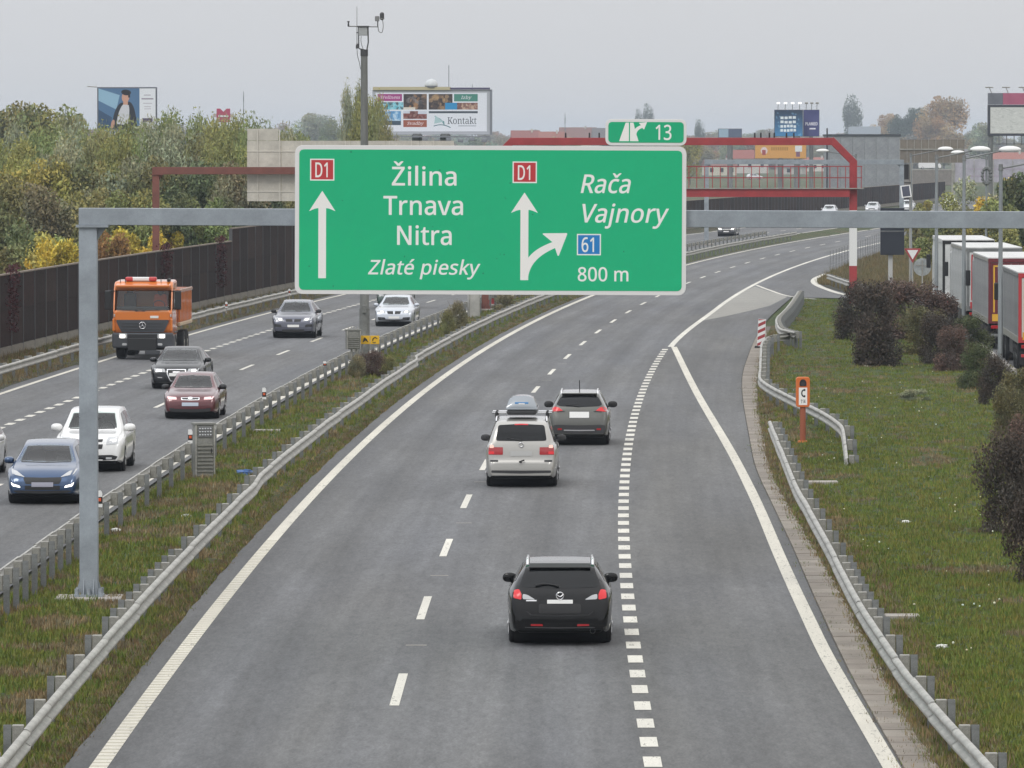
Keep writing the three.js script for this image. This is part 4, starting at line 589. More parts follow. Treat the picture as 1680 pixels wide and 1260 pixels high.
{ // blue hatchback
  const t = makeCar('hatchback', { L: 4.3, W: 1.78, wr: .325, axF: 1.3, axR: -1.35, gc: .19, roof: .68, taper: .12, paint: paint([.022, .058, .135], .5, .3), mirror: [.62, 1.0, .8],
    top: [[-2.15, .5], [-2.14, .66], [-2.08, .95], [-1.8, 1.36], [-1.5, 1.43], [-.4, 1.47], [.2, 1.42], [.42, 1.37], [1.15, .99], [1.3, .95], [1.85, .83], [2.05, .70], [2.13, .56], [2.15, .46]], belt: [[-2.15, .95], [0, .92], [1.2, .87], [2.15, .66]],
    sideWin: [[[.8, .97], [.32, 1.31], [-.35, 1.35], [-.35, .97]], [[-.42, .97], [-.42, 1.35], [-1.2, 1.31], [-1.5, 1.03]]],
    fit: frontFit({ ws: [[0, .985], [.64, 1.0], [.67, 1.02], [.52, 1.35], [0, 1.37]], lamps: [[[[.42, .66], [.74, .73], [.80, .85], [.62, .8]], M.lamp], [[[.52, .41], [.72, .45], [.76, .55], [.70, .5], [.55, .46]], M.lit]], grille: [[[[0, .5], [.40, .5], [.46, .62], [.44, .66], [0, .65]]], [[[0, .355], [.42, .36], [.42, .46], [0, .46]]]], plate: .43, plateM: mat([.30, .30, .36], .6), low: [[0, .27], [.62, .29], [.72, .34], [.6, .35], [0, .33]], cowl: [[0, .965], [.6, .98], [.6, 1.0], [0, .985]], rear: [[0, 1.0], [.55, 1.02], [.48, 1.32], [0, 1.34]] }) });
  place(t, 154.5, -11.22, true, 1.3, 'metallic blue hatchback with bright running lights, beside the gantry post', onc);
}
{ // white tall SUV
  const t = makeCar('suv', { L: 4.65, W: 1.84, wr: .345, axF: 1.4, axR: -1.36, gc: .22, roof: .72, paint: paint([.70, .70, .69], 0, .3), seat: M.seatPale, mirror: [.82, 1.12, .83], mirrorBig: 1.25,
    top: [[-2.32, .5], [-2.31, .7], [-2.26, 1.0], [-2.0, 1.5], [-1.8, 1.58], [-.8, 1.63], [.1, 1.6], [.35, 1.55], [1.05, 1.12], [1.2, 1.07], [1.95, .97], [2.2, .86], [2.3, .66], [2.32, .48]], belt: [[-2.32, 1.05], [0, 1.02], [1.2, .98], [2.32, .8]],
    sideWin: [[[.75, 1.07], [.25, 1.48], [-.4, 1.52], [-.4, 1.07]], [[-.48, 1.07], [-.48, 1.52], [-1.2, 1.5], [-1.2, 1.07]], [[-1.28, 1.08], [-1.28, 1.49], [-1.75, 1.42], [-1.85, 1.12]]],
    fit: frontFit({ ws: [[0, 1.11], [.66, 1.12], [.57, 1.51], [0, 1.54]], lamps: [[[[.46, .72], [.78, .75], [.76, .94], [.5, .92]], M.lamp], [[[.54, .78], [.74, .80], [.72, .88], [.56, .87]], mat([.75, .76, .76], .2, 0, { emissive: new THREE.Color(1, 1, 1), emissiveIntensity: .35 })]], grille: [[[[0, .60], [.36, .62], [.38, .74], [0, .73]]], [[[0, .80], [.36, .80], [.38, .87], [0, .86]]], [[[0, .755], [.12, .755], [.12, .8], [0, .8]], M.chrome, .02]], plate: .46, low: [[0, .27], [.68, .3], [.78, .42], [.6, .46], [0, .44]], cowl: [[0, 1.09], [.6, 1.1], [.6, 1.12], [0, 1.115]], pairs: [[[[.46, .34], [.62, .35], [.62, .40], [.46, .4]], M.lamp, 'fog_lamp', .02]], rear: [[0, 1.1], [.6, 1.1], [.55, 1.48], [0, 1.5]], more: (t) => part(t, 'aerial', bar(V(-1.3, 1.6, .3), V(-1.5, 1.85, .3), .01, 5), M.black) }) });
  place(t, 170, -11.13, true, 1.4, 'white tall family car half hidden by the gantry post, behind the blue hatchback', onc);
}
{ // dark red saloon
  const t = makeCar('saloon_car', { L: 4.5, W: 1.74, wr: .31, axF: 1.33, axR: -1.18, gc: .17, roof: .68, taper: .12, paint: paint([.095, .014, .018], .35, .32), mirror: [.62, .97, .77], mirrorM: M.black,
    top: [[-2.25, .5], [-2.24, .7], [-2.15, .93], [-1.95, 1.0], [-1.7, 1.03], [-1.05, 1.36], [-.7, 1.41], [-.1, 1.43], [.2, 1.4], [.4, 1.34], [1.1, .96], [1.25, .92], [1.95, .80], [2.16, .70], [2.23, .56], [2.25, .44]], belt: [[-2.25, .9], [-1.7, .93], [0, .91], [1.2, .86], [2.25, .66]],
    sideWin: [[[.78, .96], [.3, 1.3], [-.3, 1.33], [-.3, .96]], [[-.37, .96], [-.37, 1.33], [-.95, 1.29], [-1.35, 1.0]]],
    fit: frontFit({ ws: [[0, .97], [.62, .98], [.5, 1.32], [0, 1.35]], lamps: [[[[.42, .62], [.7, .63], [.74, .72], [.44, .70]], mat([.7, .45, .45], .2, 0, { emissive: new THREE.Color(1, .7, .7), emissiveIntensity: .55 })]], grille: [[[[0, .60], [.28, .61], [.30, .69], [0, .69]], M.chrome], [[[0, .62], [.25, .63], [.27, .675], [0, .675]], M.black, .016], [[[0, .63], [.07, .64], [.07, .7], [0, .71]], M.chrome, .022]], plate: .42, plateM: mat([.45, .50, .58], .6), low: [[0, .22], [.62, .24], [.66, .34], [0, .32]], cowl: [[0, .95], [.58, .96], [.58, .98], [0, .975]], pairs: [[[[.5, .3], [.66, .32], [.66, .36], [.5, .35]]]], rear: [[0, 1.06], [.52, 1.06], [.48, 1.3], [0, 1.32]] }) });
  place(t, 203.1, -10.1, true, 1.33, 'dark red saloon with lit headlamps in the oncoming lanes', onc);
}
{ // black limousine with a deep chrome framed grille
  const t = makeCar('saloon_car', { L: 5.05, W: 1.9, wr: .35, axF: 1.6, axR: -1.35, gc: .17, roof: .67, taper: .13, paint: phys([.008, .009, .011], .14, { ior: 1.5, side: THREE.DoubleSide }), mirror: [.75, .99, .84],
    top: [[-2.52, .5], [-2.51, .7], [-2.42, .95], [-2.1, 1.02], [-1.8, 1.05], [-1.1, 1.38], [-.7, 1.43], [-.1, 1.45], [.25, 1.41], [.45, 1.36], [1.25, .99], [1.4, .95], [2.15, .83], [2.42, .72], [2.5, .56], [2.525, .42]], belt: [[-2.52, .92], [-1.7, .95], [0, .93], [1.3, .88], [2.52, .68]],
    sideWin: [[[.9, .98], [.38, 1.31], [-.35, 1.35], [-.35, .98]], [[-.42, .98], [-.42, 1.35], [-1.0, 1.3], [-1.5, 1.02]]],
    fit: frontFit({ ws: [[0, .99], [.66, 1.0], [.54, 1.34], [0, 1.37]], lamps: [[[[.38, .60], [.76, .62], [.80, .74], [.42, .72]], M.lamp], [[[.52, .62], [.70, .63], [.70, .70], [.54, .70]], M.lit]], grille: [[[[0, .26], [.22, .28], [.34, .55], [.34, .71], [0, .71]], M.chrome], [[[0, .29], [.20, .31], [.31, .55], [.31, .685], [0, .685]], M.black, .017], [[[0, .585], [.13, .585], [.13, .63], [0, .63]], M.rim, .024]], plate: .46, low: [[0, .22], [.6, .23], [.6, .26], [0, .25]], cowl: [[0, .965], [.6, .98], [.6, 1.0], [0, .985]], pairs: [[[[.42, .36], [.72, .38], [.72, .46], [.44, .45]]], [[[.5, .395], [.66, .405], [.66, .43], [.5, .425]], M.rim, 'bumper_trim', .02]], rear: [[0, 1.08], [.55, 1.08], [.5, 1.33], [0, 1.35]] }) });
  place(t, 228.4, -11.85, true, 1.6, 'black limousine with a large chrome framed grille, just behind the red saloon', onc);
}
{ // slate coupe SUV
  const t = makeCar('suv', { L: 4.88, W: 1.98, wr: .38, axF: 1.5, axR: -1.43, gc: .24, roof: .64, taper: .12, paint: paint([.09, .095, .125], .5, .3), mirror: [.78, 1.18, .88], mirrorM: M.black,
    top: [[-2.44, .6], [-2.43, .9], [-2.35, 1.15], [-2.1, 1.24], [-1.4, 1.55], [-.8, 1.66], [-.1, 1.69], [.25, 1.65], [.45, 1.6], [1.2, 1.17], [1.35, 1.12], [2.0, 1.03], [2.3, .92], [2.41, .72], [2.44, .5]], belt: [[-2.44, 1.1], [-1.5, 1.13], [0, 1.1], [1.3, 1.05], [2.44, .88]],
    sideWin: [[[.85, 1.15], [.35, 1.53], [-.35, 1.58], [-.35, 1.15]], [[-.42, 1.15], [-.42, 1.58], [-1.1, 1.5], [-1.6, 1.2]]],
    fit: frontFit({ ws: [[0, 1.17], [.70, 1.18], [.54, 1.57], [0, 1.61]], lamps: [[[[.42, .76], [.82, .82], [.84, .94], [.5, .92]], M.lamp], [[[.5, .79], [.68, .82], [.68, .89], [.54, .89]], M.lit]], grille: [], plate: .5, low: [[0, .28], [.5, .29], [.5, .4], [0, .4]], cowl: [[0, 1.15], [.64, 1.16], [.64, 1.18], [0, 1.175]], pairs: [[[[.03, .74], [.33, .75], [.36, .86], [.05, .86]], M.black, 'kidney_grille'], [[[.52, .5], [.86, .52], [.84, .64], [.56, .62]]]], rear: [[0, 1.25], [.5, 1.25], [.45, 1.5], [0, 1.52]] }) });
  place(t, 289.4, -9.77, true, 1.5, 'slate grey coupe SUV with bright headlamps left of the tall mast', onc);
}
{ // silver white saloon
  const t = makeCar('saloon_car', { L: 5.07, W: 1.9, wr: .35, axF: 1.65, axR: -1.42, gc: .17, roof: .67, taper: .12, paint: paint([.46, .49, .54], .4, .3), seat: M.seatPale, mirror: [.8, 1.0, .84],
    top: [[-2.53, .5], [-2.52, .7], [-2.44, .98], [-2.1, 1.06], [-1.8, 1.1], [-1.1, 1.4], [-.7, 1.46], [-.1, 1.48], [.25, 1.44], [.45, 1.39], [1.25, 1.02], [1.4, .98], [2.1, .88], [2.4, .78], [2.5, .6], [2.535, .42]], belt: [[-2.53, .95], [-1.7, .98], [0, .95], [1.3, .91], [2.53, .74]],
    sideWin: [[[.9, 1.0], [.38, 1.34], [-.35, 1.38], [-.35, 1.0]], [[-.42, 1.0], [-.42, 1.38], [-1.0, 1.33], [-1.5, 1.04]]],
    fit: frontFit({ ws: [[0, 1.02], [.66, 1.03], [.54, 1.37], [0, 1.4]], lamps: [[[[.40, .64], [.78, .68], [.82, .79], [.46, .77]], M.lamp], [[[.48, .66], [.66, .68], [.66, .75], [.52, .75]], M.lit]], grille: [], plate: .38, low: [[0, .26], [.74, .29], [.76, .4], [.6, .36], [0, .34]], cowl: [[0, .995], [.6, 1.01], [.6, 1.03], [0, 1.015]], pairs: [[[[.03, .6], [.30, .61], [.34, .74], [.05, .74]], M.black, 'kidney_grille'], [[[.4, .36], [.78, .38], [.76, .46], [.44, .44]]]], rear: [[0, 1.12], [.55, 1.12], [.5, 1.36], [0, 1.38]] }) });
  place(t, 308.3, -5.6, true, 1.65, 'silver saloon with bright headlamps right of the tall mast, under the green sign', onc);
}
// plainer cars: partly hidden or far away
function plainCar(name, c, d, x, toward, label, group, tall = 0, lamp = M.lamp) {
  const h = tall, t = makeCar(name, { L: 4.4, W: 1.8, wr: .32, axF: 1.32, axR: -1.3, gc: .19, roof: .69, paint: c, mirror: [.66, 1.0 + h * .6, .8],
    top: [[-2.2, .5], [-2.19, .7], [-2.1, .98 + h * .6], [-1.75, 1.38 + h], [-1.4, 1.44 + h], [-.3, 1.48 + h], [.2, 1.43 + h], [.42, 1.38 + h], [1.15, 1.0 + h * .6], [1.3, .96 + h * .6], [1.9, .85 + h * .5], [2.1, .72 + h * .4], [2.18, .56], [2.2, .46]], belt: [[-2.2, .96 + h * .6], [0, .94 + h * .6], [1.2, .89 + h * .6], [2.2, .68 + h * .3]],
    sideWin: [[[.8, 1.0 + h * .6], [.32, 1.32 + h], [-.35, 1.36 + h], [-.35, 1.0 + h * .6]], [[-.42, 1.0 + h * .6], [-.42, 1.36 + h], [-1.2, 1.32 + h], [-1.5, 1.05 + h * .6]]],
    fit: frontFit({ ws: [[0, 1.02 + h * .6], [.62, 1.03 + h * .6], [.52, 1.35 + h], [0, 1.38 + h]], lamps: [[[[.44, .66], [.74, .7], [.76, .8], [.5, .78]], lamp]], grille: [[[[0, .5], [.42, .5], [.42, .64], [0, .64]]]], plate: .42, low: [[0, .25], [.66, .27], [.66, .36], [0, .34]], cowl: [[0, 1.0 + h * .6], [.58, 1.01 + h * .6], [.58, 1.03 + h * .6], [0, 1.02 + h * .6]] }) });
  return place(t, d, x, toward, 1.32, label, group);
}
plainCar('hatchback', paint([.55, .55, .54], .2), 166.5, -14.28, true, 'pale car cut off by the left edge of the picture', onc);
plainCar('hatchback', paint([.02, .045, .038], .3), 342, -6.28, true, 'dark green car mostly hidden behind the silver saloon', onc, .12);
plainCar('hatchback', paint([.02, .022, .026], .3), 622, 20.8, true, 'small black car seen below the grey gantry beam, right of the green sign', onc, .1, M.lit);
plainCar('hatchback', paint([.45, .46, .48], .3), 845, 47.3, true, 'grey far car just above the gantry beam left of the message board', onc); plainCar('hatchback', paint([.6, .61, .62], .2), 858, 52.7, true, 'white far car right of the message board above the gantry beam', onc, .15); plainCar('suv', paint([.6, .62, .62], .2), 925, 62.9, true, 'white far car on the bend beside the bushes, rightmost of the distant ones', onc, .2, M.lit); plainCar('hatchback', paint([.5, .51, .53], .3), 800, 39.4, true, 'pale far car of which only the roof shows above the gantry beam', onc);
// ---------------------------------------------------------------- orange dump truck
{
  const t = new THREE.Group(); t.name = numbered('dump_truck'); scene.add(t); const d = 260.9, om = paint([.62, .17, .022], .05, .35), od = mat([.26, .06, .015], .55), gr = mat([.045, .048, .055], .6), X = 0;   // local: x forward, front bumper at x = 0
  part(t, 'cab', extrude(poly([[-1.9, 1.0], [-.12, 1.0], [.0, 1.25], [.02, 1.9], [-1.9, 1.9]], .06), 2.2, .1).translate(0, 0, -1.1), om);
  part(t, 'cab_roof', extrude(poly([[-1.9, 2.86], [-.32, 2.86], [-.36, 2.95], [-.5, 3.05], [-1.9, 3.1]], .05), 2.2, .1).translate(0, 0, -1.1), om); part(t, 'cab_back', box(.12, 1.1, 2.36, -1.93, 2.4, 0), om);
  for (const s of [-1, 1]) part(t, 'cab_side', extrude(poly([[-1.95, 1.9], [.1, 1.9], [.02, 2.2], [-.24, 2.9], [-1.95, 2.95]], .03), .05).translate(0, 0, s * 1.165 - .025), om);
  part(t, 'cab_floor', box(1.9, .05, 2.2, -1.0, 2.02, 0), M.dash); part(t, 'dashboard', rbox(.4, .2, 2.1, .06, -.18, 2.04, 0), M.dash);
  for (const z of [-.62, .62]) { part(t, 'seat', rbox(.18, .62, .5, .08, -1.1, 2.34, z), M.seat); part(t, 'headrest', rbox(.1, .16, .26, .04, -1.12, 2.7, z), M.seat); } part(t, 'steering_wheel', new THREE.TorusGeometry(.23, .02, 8, 24).rotateY(Math.PI / 2).rotateZ(-.7).translate(-.42, 2.2, -.62), M.dash); part(t, 'safety_vest', extrude(poly([[-.27, 0], [.27, 0], [.24, .46], [.12, .5], [0, .4], [-.12, .5], [-.24, .46]], .05), .1, .02).rotateY(Math.PI / 2).translate(-1.06, 2.12, -.62), mat([.62, .10, .02], .7), 'orange safety vest over the seat back');
  part(t, 'visor', rbox(.3, .12, 2.2, .04, -.12, 2.98, 0, 0, 0, -.25), om);
  const ws = poly([[-1.06, 1.93], [1.06, 1.93], [1.02, 2.82], [-1.02, 2.82]], .08), wg = new THREE.ShapeGeometry(ws, 6), wp = wg.attributes.position; for (let i = 0; i < wp.count; i++) { const z = wp.getX(i), y = wp.getY(i); const fx = y < 2.2 ? lerp(.02, -.08, (y - 1.9) / .3) : lerp(-.08, -.34, (y - 2.2) / .72); wp.setXYZ(i, fx + .115, y, z); } wg.computeVertexNormals(); part(t, 'windscreen', wg, M.pane);
  const pl = (n, m, pts, x, dp = .03, r = .04) => part(t, n, extrude(poly(pts, r), dp, .006).rotateY(Math.PI / 2).translate(x, 0, 0), m);   // plate facing forward: outline in (-z, y)
  pl('front_panel', om, [[-1.1, 1.6], [1.1, 1.6], [1.08, 1.92], [-1.08, 1.92]], .115); pl('grille', gr, [[-1.05, 1.52], [-.85, 1.12], [.85, 1.12], [1.05, 1.52], [1.05, 1.6], [-1.05, 1.6]], .125, .04);
  for (let i = 0; i < 3; i++) part(t, 'grille_bar', rbox(.03, .03, 1.7, .01, .178, 1.22 + i * .12, 0), M.plastic);
  part(t, 'emblem', new THREE.TorusGeometry(.13, .016, 8, 28).rotateY(Math.PI / 2).translate(.2, 1.38, 0), M.chrome); for (let i = 0; i < 3; i++) { const a = Math.PI / 2 + i * 2.0944; part(t, 'emblem_ray', bar(V(.2, 1.38, 0), V(.2, 1.38 + Math.sin(a) * .12, Math.cos(a) * .12), .02, 6, .005), M.chrome); }
  part(t, 'bumper', rbox(.35, .62, 2.46, .08, .08, .78, 0), gr); pl('bumper_recess', M.black, [[-.55, .45], [.55, .45], [.6, 1.02], [-.6, 1.02]], .25, .03); part(t, 'plow_plate', rbox(.12, .5, 1.15, .03, .3, .62, 0), M.black); part(t, 'coupling_bar', rbox(.1, .16, .6, .03, .33, .3, -.42), gr);
  for (const s of [-1, 1]) { pl('headlamp', M.lamp, [[s * .78 - .16, .86], [s * .78 + .16, .86], [s * .78 + .16, 1.05], [s * .78 - .16, 1.05]], .255, .02); pl('headlight', M.lit, [[s * .8 - .1, .885], [s * .8 + .1, .885], [s * .8 + .1, 1.02], [s * .8 - .1, 1.02]], .275, .015); pl('fog_lamp', M.lamp, [[s * .72 - .09, .58], [s * .72 + .09, .58], [s * .72 + .09, .66], [s * .72 - .09, .66]], .25, .02);
    part(t, 'mirror', rbox(.1, .78, .26, .05, -.05, 2.4, s * 1.42), M.black); part(t, 'mirror_arm', merge([bar(V(-.2, 2.75, s * 1.15), V(-.05, 2.78, s * 1.42), .02), bar(V(-.2, 2.05, s * 1.15), V(-.05, 2.02, s * 1.42), .02)]), M.black); part(t, 'corner_panel', rbox(.3, .5, .1, .03, .03, 1.4, s * 1.17), om); part(t, 'marker_lamp', rbox(.06, .12, .06, .02, .1, 1.78, s * 1.14), M.lamp); part(t, 'side_window', rbox(.95, .72, .03, .05, -1.0, 2.4, s * 1.205), M.darkGlass); part(t, 'step', rbox(.6, .5, .12, .03, -.6, .7, s * 1.16), gr); }
  part(t, 'front_plate', rbox(.02, .1, .34, .01, .165, 1.72, -.48).scale(1, 1, 1), M.plate); wiper(t, [[.12, 1.95, -.1], [.11, 1.99, .4], [.1, 2.0, .85]]); wiper(t, [[.12, 1.95, .3], [.11, 1.99, -.2], [.1, 2.0, -.7]]);
  const lb = part(t, 'light_bar', rbox(.28, .16, 1.16, .05, -.55, 3.24, .12), M.whitePaint); for (const s of [-1, 1]) part(lb, 'red_lens', rbox(.31, .17, .33, .06, -.55, 3.24, .12 + s * .47), mat([.5, .05, .05], .3)); part(t, 'horn', new THREE.CapsuleGeometry(.07, .4, 4, 10).rotateZ(Math.PI / 2).translate(-.6, 3.2, -1.0), M.black);
  for (const z of [-.7, .75, .95]) part(t, 'roof_stub', cyl(.015, .015, .14, -.4, 3.16, z, 6), M.black);
  part(t, 'chassis', rbox(7.2, .3, .9, .03, -4.2, .95, 0), M.black);
  part(t, 'tipper_body', extrude(poly([[-7.6, 1.28], [-2.25, 1.28], [-2.1, 2.75], [-7.7, 2.75]]), 2.36, .02).translate(0, 0, -1.18), od); for (const s of [-1, 1]) { for (let i = 0; i < 9; i++) part(t, 'side_rib', rbox(.16, 1.2, .09, .02, -2.55 - i * .6, 2.05, s * 1.24), om); part(t, 'side_rail', rbox(5.5, .14, .12, .03, -4.9, 2.72, s * 1.24), om); part(t, 'side_rail', rbox(5.4, .14, .12, .03, -4.9, 1.36, s * 1.24), mat([.5, .38, .25], .6)); part(t, 'side_guard', rbox(.2, .6, .05, .02, -2.3, .9, s * 1.12), M.steel); }
  part(t, 'tarp_roll', new THREE.CapsuleGeometry(.2, 1.5, 6, 12).rotateX(Math.PI / 2).translate(-2.5, 2.88, 0), mat([.28, .012, .016], .7)); 
  part(t, 'axle_housing', merge([box(.3, .3, 2.0, -1.4, .5, 0), box(.3, .3, 2.0, -5.2, .5, 0), box(.3, .3, 2.0, -6.5, .5, 0)]), M.black);
  wheels(t, [-1.4, -5.2, -6.5], .52, .38, 1.2, M.steel); for (const s of [-1, 1]) part(t, 'mudguard', rbox(1.2, .08, .4, .03, -1.4, 1.08, s * 1.02), gr);
  t.rotation.y = heading(d, true); t.position.set(-14.9, 0, -d + 1.4); tag(t, 'orange dump truck with a light bar on its cab roof, by the noise wall', 'dump truck');
}
// ---------------------------------------------------------------- lorries in the parking strip
function lorry(label, x, d, turn, o) {                                   // local: trailer tail at x = 0, nose towards +x
  const t = thing('lorry', label, 'lorry', x, -d, turn, 'lorries parked beside the exit'), L = o.len ?? 14.4, top = o.top ?? 3.9, m = o.side, W = 1.25;
  part(t, 'cargo_box', box(L, top - 1.15, 2.5, L / 2, (top + 1.15) / 2, 0), m);
  for (const s of [-1, 1]) { for (let i = 0; i <= 12; i++) part(t, 'curtain_rib', box(.05, top - 1.3, .02, .3 + i * (L - .6) / 12, (top + 1.1) / 2, s * (W + .006)), m); part(t, 'top_rail', box(L, .12, .05, L / 2, top - .07, s * (W + .01)), o.trim); part(t, 'lower_rail', box(L, .24, .05, L / 2, 1.2, s * (W + .012)), o.rail ?? M.steel); }
  part(t, 'roof', rbox(L + .06, .08, 2.56, .03, L / 2, top + .02, 0), o.roof); part(t, 'rear_frame', merge([box(.08, top - 1.1, .12, -.03, (top + 1.1) / 2, -1.2), box(.08, top - 1.1, .12, -.03, (top + 1.1) / 2, 1.2), box(.08, .16, 2.28, -.03, top - .08, 0), box(.08, .2, 2.28, -.03, 1.2, 0)]), o.frame);
  for (const s of [-1, 1]) { part(t, 'rear_door', box(.05, top - 1.5, 1.12, -.035, (top + 1.12) / 2, s * .57), o.door); for (const q of [.3, .85]) part(t, 'lock_rod', cyl(.018, .018, top - 1.55, -.075, (top + 1.12) / 2, s * q, 6), M.chrome); part(t, 'tail_lamp', rbox(.06, .14, .4, .02, -.06, .95, s * .95), M.redLens); part(t, 'mudflap', box(.03, .5, .5, .25, .5, s * .95), M.black); }
  if (o.tape) { const T = o.tape; part(t, 'contour_tape', merge([box(.015, .07, 2.1, -.07, top - .32, 0), box(.015, top - 1.9, .07, -.07, (top + 1.25) / 2, -1.02), box(.015, top - 1.9, .07, -.07, (top + 1.25) / 2, 1.02)]), T); }
  part(t, 'number_plate', box(.02, .12, .52, -.08, .8, .3), M.plate); part(t, 'under_ride_bar', rbox(.12, .12, 2.3, .02, -.02, .6, 0), o.bumper ?? M.steelDark); part(t, 'chassis', box(L - 1, .22, 1.0, L / 2, 1.0, 0), M.black);
  for (const s of [-1, 1]) { part(t, 'pallet_box', rbox(3.0, .55, .5, .03, L * .55, .75, s * .95), M.plastic); part(t, 'hazard_patch', box(.03, .3, .3, -.09, 1.35, s * .95), o.tape ?? M.plate); }
  wheels(t, [1.9, 3.2, 4.5], .5, .36, 1.24, M.steelDark);
  const cx = L - 1.4; part(t, 'tractor_cab', rbox(2.1, 2.7, 2.45, .15, L + 1.3, 2.25, 0), o.cab ?? m); part(t, 'tractor_chassis', box(4.6, .3, 1.0, L + .3, .75, 0), M.black); wheels(t, [L - 1.4, L + 1.6], .5, .34, 1.22, M.steelDark); for (const s of [-1, 1]) { part(t, 'mirror', rbox(.14, .7, .22, .04, L + 2.1, 2.7, s * 1.42), M.black); part(t, 'deflector', box(.6, 2.6, .05, L + .15, 2.4, s * 1.2), o.cab ?? m); }
  return t;
}
const white = mat([.66, .67, .66], .5, 0, { map: blotchT }), greyC = mat([.33, .335, .34], .6, 0, { map: blotchT }), maroon = mat([.13, .016, .022], .5), roofW = mat([.70, .70, .68], .6, 0, { map: blotchT }), yel = mat([.65, .36, .03], .5), redT = mat([.42, .03, .035], .45);
const turnFor = (s) => Math.atan2(1, s);
lorry('white box lorry farthest in the parked row, beside the round sign', 22.35, 315, turnFor(.034), { side: white, roof: roofW, trim: white, frame: M.black, door: white, rail: white, top: 4.0, len: 15 });
lorry('white curtain-sided lorry second in the parked row', 22.05, 294, turnFor(.02), { side: mat([.52, .53, .53], .6, 0, { map: blotchT }), roof: roofW, trim: M.steel, frame: M.steelDark, door: white, tape: redT, top: 3.95 });
lorry('grey curtain-sided lorry with maroon rear doors and yellow tape', 21.45, 272.5, turnFor(.028), { side: greyC, roof: roofW, trim: M.steel, frame: maroon, door: maroon, tape: yel, top: 3.85 });
lorry('grey lorry with white rear doors in a red frame, nearest in the row', 20.6, 245.5, turnFor(.035), { side: mat([.27, .275, .28], .6, 0, { map: blotchT }), roof: roofW, trim: M.steelDark, frame: redT, door: mat([.55, .54, .50], .5), tape: yel, top: 3.75, bumper: redT });
struct('kerb', (() => { const a = []; for (let i = 0; i < 14; i++) { const p = gp(lerp(1600, 1664, i / 14), lerp(563, 612, i / 14)), q = gp(lerp(1600, 1664, (i + 1) / 14), lerp(563, 612, (i + 1) / 14)); const A = V(p[0], .1, -p[1]), B = V(q[0], .1, -q[1]), L = A.distanceTo(B), g = new THREE.BoxGeometry(L - .02, .2, .18); g.rotateY(Math.atan2(-(B.z - A.z), B.x - A.x)); a.push(g.translate((A.x + B.x) / 2, .04, (A.z + B.z) / 2)); } return merge(a); })(), M.concrete);
struct('lorry_park', flat([[18.2, 215], [45, 215], [52, 330], [55, 420], [26, 420], [22, 345], [20.6, 315], [20.05, 281], [19.0, 243]], -.004), M.asphalt);
// ---------------------------------------------------------------- vegetation
function leafGeo(sd, n, o) {                                             // unit crown: height 1 (y 0..1), radius about .5; leaves spread through lobes
  seed = sd; const { form = 'round', leaf = .05, lobes = 10, up = 0, low = .18 } = o, pos = [], cols = [], nor = [], L = [];
  for (let i = 0; i < lobes; i++) {
    const y = form === 'shrub' ? lerp(low + .05, .9, Math.pow(rnd(), 1.5)) : rr(low + .05, .9), a = rr(0, 6.283), prof = form === 'column' ? .30 * Math.pow(Math.sin(Math.PI * clamp(y * .93 + .04)), .6) : form === 'hedge' ? .42 * Math.sqrt(Math.max(.1, 1 - ((y - .35) / .68) ** 2)) : form === 'shrub' ? .42 * Math.sqrt(Math.max(.05, 1 - y * .8)) : .40 * Math.sqrt(Math.max(.04, 1 - ((y - .55) / .5) ** 2)), q = prof * Math.sqrt(rnd());
    L.push([Math.cos(a) * q, y, Math.sin(a) * q, (form === 'column' ? .10 : .13) + rr(0, .09), rr(.72, 1.28), rr(-.12, .12)]);
  }
  const c = V(), d1 = V(), d2 = V();
  for (let i = 0; i < n; i++) {
    const b = L[i % lobes], u = rr(-1, 1), a = rr(0, 6.283), r = b[3] * Math.pow(rnd(), .42), s = Math.sqrt(1 - u * u); c.set(b[0] + Math.cos(a) * s * r, b[1] + u * r * (form === 'column' ? 1.5 : 1.0), b[2] + Math.sin(a) * s * r);
    if (c.y < .02) c.y = rr(.02, .12); if (up && c.y > .6) { c.y += up * rnd() * rnd(); }
    d1.set(rr(-1, 1), rr(-.5, 1.1) + up * 3, rr(-1, 1)).normalize(); d2.set(rr(-1, 1), rr(-1, 1), rr(-1, 1)).cross(d1).normalize(); const l = leaf * rr(.6, 1.4), w = l * (up ? .36 : .5);
    const A = c.clone().addScaledVector(d1, -l), B = c.clone().addScaledVector(d2, w), C = c.clone().addScaledVector(d1, l), D = c.clone().addScaledVector(d2, -w);
    for (const p of [A, B, C, A, C, D]) pos.push(p.x, p.y, p.z);
    const k = b[4] * rr(.75, 1.3), h = b[5] + rr(-.08, .08); for (let q = 0; q < 6; q++) cols.push(k * (1 + h), k, k * (1 - h * .6));
  }
  const g = new THREE.BufferGeometry(); g.setAttribute('position', new THREE.Float32BufferAttribute(pos, 3)); g.setAttribute('color', new THREE.Float32BufferAttribute(cols, 3)); g.computeVertexNormals(); g.userData.lobes = L; return g;
}
function trunkGeo(L, form) { const g = [bar(V(0, -.02, 0), V(0, form === 'column' ? .7 : .42, 0), .022, 7, .012)]; for (const b of L.slice(0, 7)) { const y0 = Math.min(.4, b[1] * .5); g.push(bar(V(0, y0, 0), V(b[0] * .9, b[1], b[2] * .9), .012, 5, .004)); } if (form === 'hedge') for (const b of L) { const p = V(b[0] * .8, b[1], b[2] * .8), q = V(b[0] * 1.35 + rr(-.05, .05), b[1] + b[3] * rr(.9, 1.5), b[2] * 1.35 + rr(-.05, .05)); g.push(bar(p, q, .005, 4, .002)); for (let e = 0; e < 3; e++) g.push(bar(p.clone().lerp(q, rr(.2, .7)), q.clone().add(V(rr(-.09, .09), rr(-.05, .06), rr(-.09, .09))), .003, 3, .001)); } return merge(g); }
